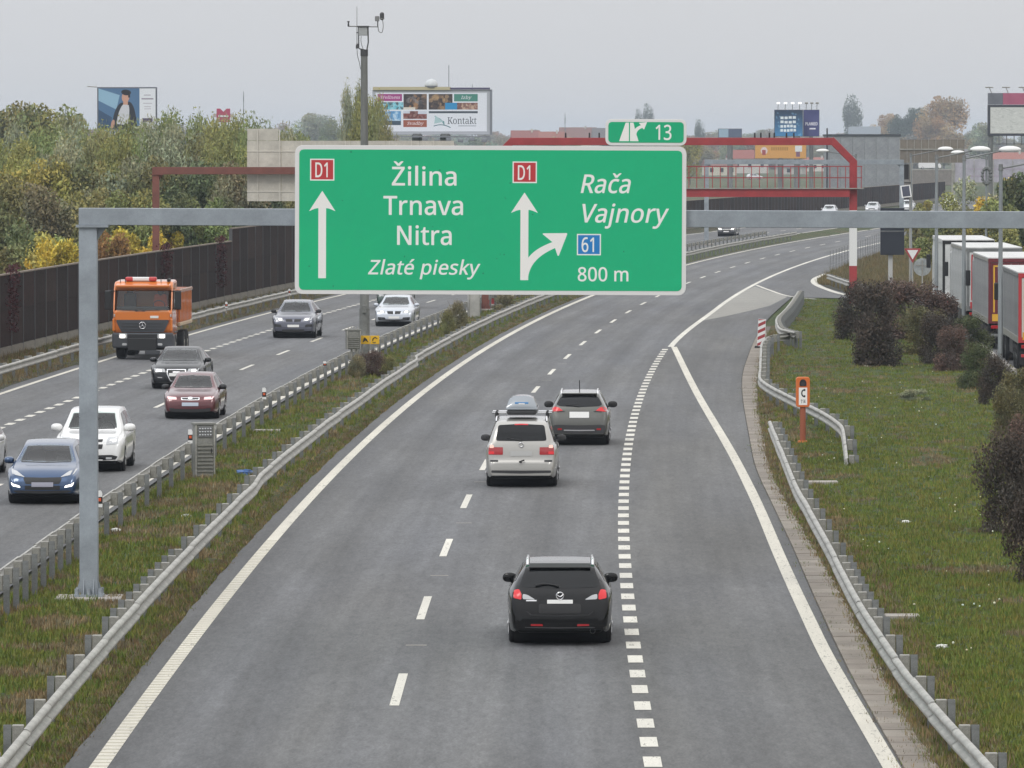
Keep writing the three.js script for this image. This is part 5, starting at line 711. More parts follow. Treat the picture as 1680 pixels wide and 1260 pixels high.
const CROWN = { round: [0, 1, 2].map((i) => leafGeo(100 + i, 11000, { lobes: 22, leaf: .021 })), feather: [0, 1, 2].map((i) => leafGeo(200 + i, 11000, { lobes: 22, leaf: .022, up: .10 })), column: [0, 1].map((i) => leafGeo(300 + i, 8000, { lobes: 20, leaf: .018, form: 'column', low: .04 })), shrub: [0, 1, 2].map((i) => leafGeo(400 + i, 9000, { lobes: 20, leaf: .028, form: 'shrub', low: -.02 })), hedge: [0, 1, 2].map((i) => leafGeo(500 + i, 12000, { lobes: 40, leaf: .019, form: 'hedge', low: -.04 })) };
const TRUNK = {}; for (const k in CROWN) TRUNK[k] = CROWN[k].map((g) => trunkGeo(g.userData.lobes, k));
seed = 4242;
const LEAF = { olive: [.235, .24, .076], green: [.185, .22, .075], dark: [.115, .14, .058], yellow: [.46, .35, .05], gold: [.31, .285, .075], grey: [.255, .27, .165], brown: [.21, .19, .105], rust: [.28, .15, .05], plum: [.06, .047, .036], plumbrown: [.115, .075, .06], thicket: [.125, .115, .05], evergreen: [.072, .09, .036], spruce: [.06, .082, .042], tan: [.36, .23, .10], red: [.06, .011, .013], moss: [.205, .20, .078] };
const LM = {}; for (const k in LEAF) LM[k] = mat(LEAF[k], .85, 0, { vertexColors: true, side: THREE.DoubleSide });
function tree(name, label, category, group, x, z, h, w, form, colour, y = 0) {
  const k = Math.floor(rnd() * CROWN[form].length), t = thing(name, label, category, x, z, rr(0, 6.28), group, y);
  const tr = part(t, 'trunk', TRUNK[form][k], M.bark), cr = part(t, 'crown', CROWN[form][k], LM[colour]); for (const o of [tr, cr]) o.scale.set(w, h, w); return t;
}
const W1 = 'trees of the wood behind the noise wall', W2 = 'shrubs growing close behind the noise wall';
// by pixel of the crown's middle and top, depth, and width in pixels
function treeAt(name, label, category, group, px, pyTop, d, wpx, form, colour, base = 0) { if (group === W1 || group === W2) while ((px - 840) / LENS * d + .6 * wpx / LENS * d > wallX(d) - .5) d += 4;
  const sc = LENS / d, x = (px - 840) / sc, h = EYE - (pyTop - 243) / sc - base; return tree(name, label, category, group, x, -d, h / .97, wpx / sc / .95, form, colour, base); }
// wood behind the noise wall
const ORD = ['first', 'second', 'third', 'fourth', 'fifth', 'sixth', 'seventh', 'eighth', 'ninth', 'tenth', 'eleventh', 'twelfth', 'thirteenth'], wood = (list, d, form, jitter, row) => list.forEach(([px, py, w, c], i) => treeAt('broadleaf_tree', { olive: 'olive green tree', green: 'green tree', dark: 'dark green tree', yellow: 'bright yellow tree', gold: 'golden tree', grey: 'grey-green feathery tree', brown: 'brownish half bare tree', rust: 'rust coloured tree', moss: 'moss green tree' }[c] + ', ' + ORD[i] + ' from the left in the ' + row + ' of the wood', 'tree', W1, px + rr(-6, 6), py + rr(-2, 10), d + jitter * rr(-1, 1), w * 1.55 * rr(.85, 1.2), form, c));
wood([[-20, 186, 90, 'olive'], [20, 180, 80, 'moss'], [75, 176, 90, 'olive'], [112, 205, 60, 'moss']], 640, 'round', 15, 'hazy farthest row');
wood([[30, 219, 60, 'grey'], [85, 225, 60, 'green'], [120, 217, 56, 'grey'], [150, 224, 50, 'olive'], [185, 221, 56, 'green'], [222, 214, 52, 'olive'], [262, 208, 54, 'grey'], [300, 201, 56, 'green'], [340, 208, 54, 'grey'], [375, 209, 56, 'olive'], [415, 207, 56, 'green'], [450, 216, 54, 'grey'], [485, 226, 50, 'green']], 520, 'feather', 20, 'skyline row');
wood([[10, 235, 70, 'olive'], [52, 242, 66, 'green'], [98, 238, 66, 'grey'], [142, 240, 66, 'moss'], [190, 236, 66, 'olive'], [236, 232, 66, 'green'], [280, 228, 66, 'grey'], [325, 232, 70, 'moss'], [370, 240, 70, 'olive'], [412, 236, 66, 'green'], [450, 250, 60, 'moss']], 450, 'feather', 14, 'row below the skyline');
wood([[-10, 268, 74, 'gold'], [30, 262, 70, 'olive'], [74, 274, 72, 'gold'], [118, 270, 70, 'moss'], [160, 276, 74, 'olive'], [205, 268, 74, 'grey'], [250, 274, 74, 'moss'], [298, 280, 80, 'dark'], [345, 278, 84, 'dark'], [388, 282, 76, 'brown'], [425, 290, 66, 'dark']], 405, 'round', 9, 'middle row');
wood([[-6, 300, 80, 'moss'], [32, 310, 80, 'brown'], [70, 318, 76, 'brown'], [108, 322, 76, 'olive'], [142, 316, 74, 'grey'], [182, 318, 74, 'moss'], [222, 322, 74, 'olive'], [286, 326, 70, 'dark'], [330, 334, 70, 'green'], [372, 330, 66, 'dark']], 365, 'round', 5, 'lowest row');
let shrubN = {}; for (const [px, py, d, w, c] of [[4, 362, 312, 70, 'dark'], [18, 402, 300, 56, 'moss'], [46, 384, 318, 72, 'gold'], [60, 398, 306, 50, 'yellow'], [86, 390, 326, 60, 'yellow'], [118, 388, 332, 56, 'olive'], [178, 380, 345, 46, 'rust'], [196, 392, 348, 40, 'gold'], [216, 376, 352, 52, 'yellow'], [240, 384, 356, 44, 'yellow'], [276, 374, 362, 48, 'yellow'], [304, 366, 370, 50, 'green'], [300, 352, 384, 60, 'moss'], [340, 362, 380, 54, 'brown'], [376, 352, 386, 46, 'dark']]) treeAt('shrub', { dark: 'dark green shrub', gold: 'golden shrub', yellow: 'bright yellow shrub', olive: 'olive shrub', brown: 'brown shrub', moss: 'moss green shrub', rust: 'rust orange shrub', green: 'green shrub' }[c] + ' behind the noise wall, ' + ORD[shrubN[c] = (shrubN[c] ?? -1) + 1] + ' of its colour from the left', 'shrub', W2, px, py + rr(0, 8), d, w * 1.7, 'shrub', c);
treeAt('broadleaf_tree', 'olive tree behind the mast and the Kontakt billboard edge', 'tree', undefined, 608, 176, 560, 70, 'feather', 'olive'); treeAt('broadleaf_tree', 'grey-green tree just left of the tall mast', 'tree', undefined, 580, 160, 575, 50, 'feather', 'grey'); treeAt('broadleaf_tree', 'mossy green tree in front of the lower left corner of the Kontakt billboard', 'tree', undefined, 634, 200, 545, 46, 'feather', 'moss');
treeAt('broadleaf_tree', 'hazy grey-green round tree above the back of the pale sign', 'tree', undefined, 512, 192, 2600, 80, 'round', 'grey'); treeAt('broadleaf_tree', 'small hazy tree left of the tall mast', 'tree', undefined, 550, 203, 2300, 56, 'round', 'green');
// far trees
const F1 = 'hazy trees on the skyline';
treeAt('poplar_tree', 'tall dark poplar on the skyline above the grey hall', 'tree', F1, 1400, 162, 3600, 50, 'column', 'spruce'); treeAt('poplar_tree', 'slim poplar above the exit plate', 'tree', F1, 1062, 175, 3600, 32, 'column', 'spruce'); treeAt('poplar_tree', 'small slim poplar left of the one above the exit plate', 'tree', F1, 1046, 184, 3600, 24, 'column', 'spruce');
treeAt('broadleaf_tree', 'large tan autumn tree on the skyline right of the hall', 'tree', F1, 1548, 166, 2700, 76, 'round', 'tan'); treeAt('broadleaf_tree', 'lower tan tree beside the large one on the skyline', 'tree', F1, 1530, 196, 2650, 62, 'round', 'tan'); treeAt('broadleaf_tree', 'dark bluish round tree left of the tan one on the skyline', 'tree', F1, 1500, 184, 2900, 60, 'round', 'spruce'); treeAt('broadleaf_tree', 'small dark tree left of the bluish one on the skyline', 'tree', F1, 1478, 194, 2900, 46, 'round', 'spruce'); treeAt('broadleaf_tree', 'low yellowish tree behind the hall roof', 'tree', F1, 1455, 193, 3000, 56, 'round', 'tan');
treeAt('spruce_tree', 'small pointed conifer right of the exit plate', 'tree', F1, 1148, 200, 3200, 26, 'column', 'spruce'); treeAt('broadleaf_tree', 'pale golden tree at the right edge of the green sign', 'tree', F1, 1132, 232, 1500, 40, 'round', 'gold'); treeAt('broadleaf_tree', 'greyish tree behind the white panel billboard', 'tree', F1, 1612, 206, 2600, 60, 'round', 'grey'); treeAt('broadleaf_tree', 'low grey tree right of the tan one', 'tree', F1, 1585, 220, 2700, 50, 'round', 'grey');
for (const [px, py, d, w, c, l] of [[1598, 296, 520, 56, 'grey', 'grey-green bush behind the farthest lorry'], [1634, 300, 500, 50, 'yellow', 'yellow bush behind the lorries'], [1668, 286, 470, 60, 'dark', 'dark leafy bush at the right edge behind the lorries'], [1570, 318, 540, 44, 'olive', 'olive bush left of the lamp posts'], [1540, 352, 470, 50, 'olive', 'olive bush above the farthest lorry roof'], [1610, 340, 480, 60, 'gold', 'golden bush above the lorry roofs'], [1508, 344, 520, 40, 'moss', 'low mossy bush beside the message board'], [1512, 330, 640, 26, 'gold', 'small golden bush by the far bend'], [1650, 330, 450, 60, 'olive', 'olive bush over the second lorry']]) treeAt('shrub', l, 'bush', undefined, px, py, d, w * 1.7, 'shrub', c);
// far-off woods that read as one hazy mass
{
  const n = 620, im = new THREE.InstancedMesh(CROWN.round[1], LM.grey, n); im.name = 'far_wood'; im.userData = { kind: 'stuff', label: 'hazy line of woodland along the horizon', category: 'woodland' }; const o = new THREE.Object3D(), c = new THREE.Color();
  for (let i = 0; i < n; i++) { const d = rr(2400, 5200), px = rr(-150, 1830), h = rr(8, 15) * (px < 560 ? 1.15 : 1) * (d > 3600 ? 1.35 : 1); o.position.set((px - 840) / LENS * d, -1, -d); o.scale.set(h * rr(1, 1.7), h, h * 1.2); o.rotation.y = rr(0, 6); o.updateMatrix(); im.setMatrixAt(i, o.matrix); c.setRGB(rr(.6, 1.2), rr(.6, 1), rr(.5, 1)); im.setColorAt(i, c); }
  scene.add(im);
}
// dark hedges on the right verge
const HG = 'dark shrubs along the right verge';
for (const [px, pyTop, pyBase, w, c, l] of [[1430, 472, 603, 100, 'plum', 'large dark plum shrub on the lawn below the white and red leg'], [1405, 470, 560, 60, 'plum', 'dark plum shrub right against the white and red leg'], [1492, 466, 560, 118, 'plumbrown', 'wide purple-brown shrub in front of the message board post'], [1540, 486, 560, 70, 'plumbrown', 'purple-brown shrub below the farthest lorry'], [1516, 508, 584, 66, 'thicket', 'mossy shrub right of the large plum one'], [1538, 520, 600, 60, 'plum', 'dark shrub behind the middle of the lawn'], [1566, 540, 612, 56, 'plumbrown', 'brown shrub at the back edge of the lawn'], [1590, 522, 580, 60, 'evergreen', 'dark green shrub below the second lorry'], [1604, 568, 640, 52, 'evergreen', 'dark green shrub near the thick lamp post'], [1630, 588, 668, 46, 'plum', 'dark shrub at the foot of the thick lamp post'], [1672, 612, 720, 70, 'thicket', 'mossy brown shrub at the right edge above the big dark one'], [1656, 640, 745, 56, 'thicket', 'speckled mossy shrub left of the right edge'], [1684, 690, 800, 80, 'plumbrown', 'brown shrub cut by the right edge'], [1656, 722, 880, 116, 'plum', 'big dark plum bush at the right edge of the picture'], [1712, 740, 960, 130, 'plum', 'second big dark bush cut off by the right edge']]) {
  const b = G(px, pyBase), sc = LENS / -b.z; tree('hedge_shrub', l, 'shrub', HG, b.x, b.z, (pyBase - pyTop) / sc / .95, w / sc * (w < 74 ? 1.3 : .98), 'hedge', c);
}
for (const [px, pyTop, pyBase, w, c, l] of [[608, 578, 620, 44, 'plumbrown', 'dark weedy bush at the foot of the tall mast'], [634, 586, 618, 34, 'moss', 'mossy weeds right of the tall mast'], [586, 585, 622, 30, 'brown', 'brown weeds below the cabinet on a leg'], [752, 498, 552, 34, 'brown', 'tall grey-brown weeds in the median under the green sign'], [735, 512, 556, 26, 'moss', 'mossy weeds against the median barrier'], [830, 484, 512, 40, 'brown', 'weeds beside the pale cabinet'], [1500, 640, 660, 60, 'grey', 'low grey weeds in the middle of the lawn']]) { const b = G(px, pyBase), sc = LENS / -b.z; tree('weed_bush', l, 'weeds', undefined, b.x, b.z, (pyBase - pyTop) / sc / .95, w / sc / .92, 'hedge', c); }
// creeper on the noise wall
for (const [d, w, l] of [[264, 5, 'dark red creeper hanging over the noise wall at the left edge'], [324, 6, 'dark red creeper on the noise wall above the dump truck'], [350, 7, 'dark red creeper at the step of the noise wall']]) {
  seed = Math.round(d * 7); const pos = [], cols = [], s = slope(d), tx = s / Math.hypot(s, 1), tz = -1 / Math.hypot(s, 1);
  for (let i = 0; i < 900; i++) { const y = 3.55 - Math.pow(rnd(), 1.6) * 2.6, u = Math.round((rnd() + rnd() - 1) * 4) * w / 8 + rr(-.4, .4) * (y / 2.6), r = .07, c = V(wallX(d) + tx * u + rr(.06, .2), y + (y > 3.3 ? rr(0, .25) : 0), -d + tz * u); const a = V(rr(-1, 1), rr(-1, 1), rr(-1, 1)).multiplyScalar(r), b = V(rr(-1, 1), rr(-1, 1), rr(-1, 1)).multiplyScalar(r); const q = [c.clone().add(a), c.clone().add(b), c.clone().sub(a)]; for (const p of q) pos.push(p.x - wallX(d), p.y, p.z + d); const k = rr(.6, 1.4); for (let e = 0; e < 3; e++) cols.push(k, k, k); }
  const g = new THREE.BufferGeometry(); g.setAttribute('position', new THREE.Float32BufferAttribute(pos, 3)); g.setAttribute('color', new THREE.Float32BufferAttribute(cols, 3)); g.computeVertexNormals(); const m = tag(part(scene, 'creeper', g, LM.red), l, 'creeper'); m.position.set(wallX(d), 0, -d);
}
// grass: blades in tufts over the verges, median and lawn
seed = 99;
function tuft(n, h, sp) { const pos = []; for (let i = 0; i < n; i++) { const a = rr(0, 6.28), r = sp * Math.sqrt(rnd()), x = Math.cos(a) * r, z = Math.sin(a) * r, b = rr(0, 6.28), w = .012, l = h * rr(.5, 1.2), lx = rr(-.5, .5) * l, lz = rr(-.5, .5) * l; pos.push(x - Math.cos(b) * w, 0, z - Math.sin(b) * w, x + Math.cos(b) * w, 0, z + Math.sin(b) * w, x + lx, l, z + lz); } const g = new THREE.BufferGeometry(); g.setAttribute('position', new THREE.Float32BufferAttribute(pos, 3)); g.computeVertexNormals(); return g; }
function grassOn(name, label, n, geo, base, spot, s0, s1) {
  const im = new THREE.InstancedMesh(geo, mat([1, 1, 1], .9, 0, { side: THREE.DoubleSide }), n), o = new THREE.Object3D(), c = new THREE.Color(); im.name = name; im.userData = { kind: 'stuff', label, category: 'grass' }; let k = 0;
  for (let i = 0; i < n * 4 && k < n; i++) { const p = spot(); if (!p) continue; const [x, d, sc = 1, tint] = p; o.position.set(x, groundY(x, d) - .01, -d); o.rotation.y = rr(0, 6.28); const s = rr(s0, s1) * sc; o.scale.set(s, s * rr(.7, 1.2), s); o.updateMatrix(); im.setMatrixAt(k, o.matrix); const b = tint ?? base, v = rr(.7, 1.35), w = rr(.85, 1.2); c.setRGB(b[0] * v * w, b[1] * v, b[2] * v / w); im.setColorAt(k, c); k++; }
  im.count = k; scene.add(im); return im;
}
const nearD = (a, b) => { const u = rnd(); return 1 / lerp(1 / a, 1 / b, u); };
const greens = [[.115, .15, .022], [.14, .16, .029], [.10, .145, .019], [.165, .16, .038]], drys = [[.19, .15, .075], [.15, .11, .06], [.22, .18, .10]];
grassOn('median_grass', 'short rough grass covering the median', 26000, tuft(9, .11, .1), greens[0], () => { const d = nearD(74, 420), x = lerp(railML(d) - .2, railMR(d) + .05, rnd()); return [x, d, 1, noise2(x * 1.1, d * .6 + 70) > .56 ? pick(drys) : pick(greens)]; }, .6, 1.4);
grassOn('verge_grass', 'dry grass edging the carriageway along the median', 9000, tuft(9, .10, .1), drys[0], () => { const d = nearD(74, 420), x = roadL(d) - .03 - Math.abs(rnd() + rnd() - 1) * .75; return [x, d, 1, rnd() < .6 ? pick(drys) : pick(greens)]; }, .5, 1.3);
grassOn('verge_grass', 'dry straw coloured grass between gutter and right barrier', 9000, tuft(9, .13, .1), drys[0], () => { const d = nearD(74, 300), x = gutR(d) - .12 + Math.pow(rnd(), 1.5) * 1.1; return [x, d, 1, rnd() < .75 ? pick(drys) : pick(greens)]; }, .5, 1.4);
grassOn('lawn_grass', 'mown grass of the lawn right of the barrier', 60000, tuft(10, .10, .14), greens[0], () => { const d = nearD(74, 360), x = gutR(Math.min(d, 308)) + .4 + rnd() * 14; if (x > parkX(d) - .2 || (d > 308 && x < gutL(d) + 1)) return null; return [x, d, 1, noise2(x * .7, d * .35 + 11) > .66 ? pick(drys) : pick(greens)]; }, .6, 1.4);
grassOn('daisies', 'white specks of daisies scattered over the lawn', 150, new THREE.IcosahedronGeometry(.02, 0), [.55, .56, .42], () => { const d = nearD(90, 260), x = gutR(d) + 1 + rnd() * 9; if (x > parkX(d) - 1 || noise2(x * .4, d * .15) < .5) return null; return [x, d, 1]; }, .6, 1.3).position.y = .1;
grassOn('gutter_weeds', 'weeds growing in the joints of the gutter', 420, tuft(10, .10, .16), greens[2], () => { const d = nearD(80, 260), x = rnd() < .6 ? gutR(d) - rnd() * .25 : gutL(d) + rnd() * .1; return [x, d, 1, pick([...drys, ...greens])]; }, .5, 1.2);
grassOn('wall_weeds', 'dry weeds below the noise wall', 5000, tuft(9, .22, .16), drys[0], () => { const d = nearD(200, 400), x = lerp(wallX(d) + .15, oppL(d) - .1, rnd()); return [x, d, 1, rnd() < .8 ? pick(drys) : pick(greens)]; }, .5, 1.3);
grassOn('bank_grass', 'brown grass on the bank behind the island', 6000, tuft(9, .35, .2), drys[1], () => { const p = gp(rr(1345, 1530), rr(400, 488)), x = p[0], d = p[1]; if (x < solidFar(d) + 3.6 || (d < 400 && x < 19.8)) return null; return [x, d, 1, rnd() < .7 ? [.16, .125, .06] : [.10, .10, .035]]; }, .6, 1.5);
// ---------------------------------------------------------------- billboards and far buildings
function billboard(name, label, x0, x1, yT, yB, d, T, o = {}) {          // px extents
  const sc = LENS / d, w = (x1 - x0) / sc, h = (yB - yT) / sc, cx = ((x0 + x1) / 2 - 840) / sc, cy = EYE - ((yT + yB) / 2 - 243) / sc, t = thing(name, label, 'billboard', cx, -d, o.turn ?? 0), fw = o.frame ?? .14;
  part(t, 'case', rbox(w, h, .5, .03, 0, cy, -.27), o.caseM ?? mat([.12, .13, .16], .6)); const f = part(t, 'poster', new THREE.PlaneGeometry(w - fw * 2, h - fw * 2), T?.isTexture ? mat('#ffffff', .6, 0, { map: T }) : T); f.position.set(0, cy, .004);
  for (const q of o.posts ?? [0]) part(t, 'mast', cyl(o.pr ?? .3, o.pr ?? .3, cy - h / 2 + .1, q * w, (cy - h / 2 + .1) / 2, -.3, 14), o.postM ?? M.steelDark);
  t.userData.at = { w, h, cy, sc }; return t;
}
{ // man on a blue poster
  const T = canvas(512, 360, (c, w, h) => {
    c.fillStyle = '#4f7296'; c.fillRect(0, 0, w, h); c.fillStyle = '#8fb4cc'; c.beginPath(); c.moveTo(0, 0); c.lineTo(190, 60); c.lineTo(160, 190); c.lineTo(0, 110); c.fill(); c.fillStyle = '#34506f'; c.beginPath(); c.moveTo(0, 190); c.lineTo(120, 260); c.lineTo(110, 360); c.lineTo(0, 360); c.fill();
    c.fillStyle = '#262b35'; c.beginPath(); c.moveTo(120, 360); c.quadraticCurveTo(130, 180, 200, 130); c.lineTo(280, 120); c.quadraticCurveTo(335, 150, 345, 360); c.fill(); c.fillStyle = '#c9cbd1'; c.beginPath(); c.moveTo(160, 320); c.quadraticCurveTo(180, 180, 225, 140); c.lineTo(272, 150); c.quadraticCurveTo(285, 230, 260, 330); c.fill();
    c.fillStyle = '#c79a86'; c.beginPath(); c.ellipse(243, 78, 34, 48, .1, 0, 7); c.fill(); c.fillRect(222, 112, 42, 34); c.fillStyle = '#1d1f26'; c.beginPath(); c.ellipse(248, 36, 44, 26, .1, 0, 7); c.fill(); c.fillRect(266, 36, 18, 46); c.fillStyle = '#b98f7d'; c.beginPath(); c.ellipse(128, 320, 16, 40, .2, 0, 7); c.fill();
    c.fillStyle = '#dfe2e8'; c.fillRect(368, 0, 144, h); c.fillStyle = '#a8a2ae'; c.fillRect(408, 56, 60, 8); c.fillStyle = '#8d8494'; c.fillRect(386, 88, 106, 11); c.fillStyle = '#bdbac4'; c.fillRect(400, 130, 80, 8); c.fillRect(410, 160, 60, 8); c.fillRect(410, 180, 60, 7); c.fillStyle = '#544a63'; c.fillRect(394, 268, 92, 36);
  });
  const t = billboard('billboard', 'blue poster billboard showing a man in a dark jacket, above the trees at left', 160, 258, 143, 213, 560, T, { posts: [-.42], frame: .12, pr: .22 }), u = t.userData.at; part(t, 'lamp_arm', bar(V(-u.w / 2, u.cy + u.h / 2, 0), V(-u.w / 2 - .8, u.cy + u.h / 2 + .05, .4), .04, 6), M.steel); delete t.userData.at;
}
{ // Kontakt billboard
  const T = canvas(1024, 400, (c, w, h) => {
    c.fillStyle = '#dfe3ec'; c.fillRect(0, 0, w, h); let s = 3; const r = () => { s = (s * 16807) % 2147483647; return s / 2147483647; };
    const photo = (x, y, a, b, cs) => { c.save(); c.beginPath(); c.rect(x, y, a, b); c.clip(); c.fillStyle = cs[0]; c.fillRect(x, y, a, b); for (let i = 0; i < 46; i++) { c.fillStyle = cs[1 + Math.floor(r() * (cs.length - 1))]; c.globalAlpha = .55; c.beginPath(); c.ellipse(x + r() * a, y + r() * b, 6 + r() * a * .14, 5 + r() * b * .16, r() * 3, 0, 7); c.fill(); } c.globalAlpha = 1; c.restore(); };
    const tagBox = (x, y, a, b, col, txt) => { c.fillStyle = col; c.fillRect(x, y, a, b); c.fillStyle = '#ece6ee'; c.font = 'italic ' + b * .6 + 'px serif'; c.textAlign = 'center'; c.fillText(txt, x + a / 2, y + b * .68); };
    tagBox(20, 14, 224, 72, '#a03a80', 'Wellness'); photo(258, 14, 214, 160, ['#3a3436', '#544745', '#6c584c', '#27262b', '#b98a5c', '#8a8586']); photo(20, 98, 236, 76, ['#7fc3d6', '#4fb3c9', '#a9d8e6', '#55606a', '#2f3c40']); c.fillStyle = '#d8d2c8'; c.fillRect(256, 150, 110, 24);
    photo(490, 14, 218, 160, ['#3b3335', '#5a4a43', '#8a6f55', '#c2a173', '#2a272c']); c.fillStyle = '#2f8ec4'; c.fillRect(640, 104, 110, 70); photo(750, 104, 190, 70, ['#a08474', '#7b4d48', '#c6ab95', '#5e3b3a']); tagBox(722, 14, 218, 76, '#46877a', 'Izby');
    photo(20, 190, 214, 132, ['#6aa2d2', '#a8cbe8', '#d5e4f1', '#4d86bb']); c.fillStyle = '#3d5161'; c.fillRect(20, 290, 214, 44); photo(256, 190, 216, 80, ['#7b4340', '#8f4c46', '#5b2f30', '#a0857e']); c.fillStyle = '#ccd1df'; c.fillRect(256, 190, 60, 24); c.fillRect(390, 190, 82, 30); tagBox(256, 282, 216, 72, '#9a5540', 'Svadby');
    c.fillStyle = '#454f5a'; c.fillRect(490, 190, 450, 22); c.fillStyle = '#39444f'; c.textAlign = 'left'; c.font = '96px serif'; c.fillText('Kontakt', 660, 322, 270); c.fillStyle = '#9aa1ab'; c.fillRect(760, 338, 165, 8);
    c.strokeStyle = '#5f8f96'; c.lineWidth = 9; for (let i = 0; i < 4; i++) { c.beginPath(); c.moveTo(545 + i * 12, 240 + i * 8); c.quadraticCurveTo(580 + i * 10, 280, 632, 300 + i * 10); c.stroke(); } c.strokeStyle = '#3d6a78'; c.lineWidth = 8; c.beginPath(); c.moveTo(535, 345); c.quadraticCurveTo(610, 310, 690, 360); c.stroke(); c.fillStyle = '#a9c6ca'; c.beginPath(); c.moveTo(550, 235); c.lineTo(540, 320); c.lineTo(625, 300); c.fill();
  });
  const t = billboard('billboard', 'wide white billboard with resort photos and the word Kontakt', 611, 804, 147, 221, 610, T, { posts: [-.12, .12], frame: .3, caseM: mat([.42, .44, .48], .6), pr: .5 }), u = t.userData.at, m = mat([.2, .21, .24], .6);
  part(t, 'top_board', box(u.w * .66, .3, .7, -u.w * .165, u.cy + u.h / 2 + .1, -.2), mat([.48, .43, .28], .7)); part(t, 'top_rail', box(u.w * .34, .16, .7, u.w * .33, u.cy + u.h / 2 + .1, -.2), mat([.08, .07, .14], .6)); part(t, 'side_rail', box(.22, u.h, .6, u.w / 2 + .1, u.cy, -.25), m);
  part(t, 'antenna', bar(V(u.w * .15, u.cy + u.h / 2, -.2), V(u.w * .15, u.cy + u.h / 2 + 2.3, -.2), .04, 6), m); part(t, 'dome', new THREE.SphereGeometry(.65, 16, 8, 0, 6.283, 0, Math.PI / 2).translate(0, u.cy + u.h / 2 + .35, -.3), mat([.5, .52, .53], .4)); part(t, 'dome_base', cyl(.6, .6, .2, 0, u.cy + u.h / 2 + .3, -.3, 16), m);
  for (let i = 0; i < 6; i++) part(t, 'floodlight', rbox(.5, .3, .4, .06, -u.w * .05 + i * u.w * .1, u.cy - u.h / 2 - .45 - .12 * (i % 2), .7), m); part(t, 'catwalk', box(u.w, .12, .9, 0, u.cy - u.h / 2 - .2, .4), m); delete t.userData.at;
}
{ // blue pair over the red portal
  const lights = (t, n, k) => { const u = t.userData.at; for (let i = 0; i < n; i++) { const x = -u.w / 2 + (i + .5) * u.w / n; part(t, 'lamp_arm', bar(V(x, u.cy + u.h / 2, 0), V(x, u.cy + u.h / 2 + .9, 1.2), .04, 5), M.steelDark); part(t, 'floodlight', rbox(.45, .25, .3, .05, x, u.cy + u.h / 2 + .9, 1.3), k ? mat([.9, .9, .9], .3, 0, { emissive: new THREE.Color(1, 1, 1), emissiveIntensity: 1 }) : M.steel); } delete t.userData.at; };
  const T1 = canvas(512, 480, (c, w, h) => { const g = c.createLinearGradient(0, 0, 0, h); g.addColorStop(0, '#23364f'); g.addColorStop(1, '#3f86ba'); c.fillStyle = g; c.fillRect(0, 0, w, h); let s = 9; const r = () => { s = (s * 16807) % 2147483647; return s / 2147483647; }; for (let i = 0; i < 40; i++) { c.fillStyle = r() < .5 ? '#8fc0dd' : '#2c5c8c'; c.globalAlpha = .5; c.beginPath(); c.ellipse(r() * w, r() * h, 4 + r() * 16, 6 + r() * 26, r() * 3, 0, 7); c.fill(); } c.globalAlpha = 1; c.fillStyle = '#dfe6ea'; for (const [y, n] of [[110, 4], [190, 4], [270, 5], [345, 5]]) for (let i = 0; i < n; i++) { const a = 300 / n; c.fillRect(105 + i * a, y + r() * 10, a * .78, 48); } });
  const T2 = canvas(320, 480, (c, w, h) => { c.fillStyle = '#44477c'; c.fillRect(0, 0, w, h); c.fillStyle = '#e8e8ee'; c.font = '74px sans-serif'; c.textAlign = 'center'; c.fillText('PLANEO', w / 2, 280, 260); c.strokeStyle = '#e8e8ee'; c.lineWidth = 5; c.strokeText('PLANEO', w / 2, 280, 260); c.fillRect(120, 330, 130, 26); });
  lights(billboard('billboard', 'dark blue poster billboard with lit floodlights above the red portal', 1270, 1317, 180, 224, 900, T1, { posts: [.3], frame: .06, pr: .45 }), 4, 1); lights(billboard('billboard', 'violet poster billboard reading PLANEO beside the dark blue one', 1317.5, 1344, 180, 224, 902, T2, { posts: [0], frame: .06, pr: .3 }), 3, 0);
  const T3 = canvas(512, 160, (c, w, h) => { c.fillStyle = '#cf9a55'; c.fillRect(0, 0, w, h); c.fillStyle = '#a97d3c'; for (let i = 0; i < 8; i++) c.fillRect(160 + i * 22, 26, 16, 40); c.fillStyle = '#d9c9c9'; c.beginPath(); c.ellipse(90, 70, 34, 44, 0, 0, 7); c.fill(); c.fillStyle = '#a04a4e'; c.fillRect(70, 60, 36, 60); c.fillStyle = '#d8dbdd'; c.fillRect(400, 10, 70, 70); c.fillStyle = '#7c5a70'; c.fillRect(410, 80, 40, 60); });
  const b3 = billboard('billboard', 'orange poster billboard seen below the red portal top beam', 1238, 1323, 237, 260.5, 880, T3, { posts: [0], frame: .05, pr: .4 }); delete b3.userData.at;
  const b4 = billboard('billboard', 'small dark blue-grey billboard far behind the red portal', 1178, 1217, 211, 226, 1100, mat([.09, .12, .19], .6), { posts: [.0], frame: .1, pr: .5 }); const lt = part(b4, 'side_poster', new THREE.PlaneGeometry(b4.userData.at.w * .4, b4.userData.at.h * .9), mat([.3, .42, .52], .6)); lt.position.set(-b4.userData.at.w * .27, b4.userData.at.cy, .02); delete b4.userData.at;
}
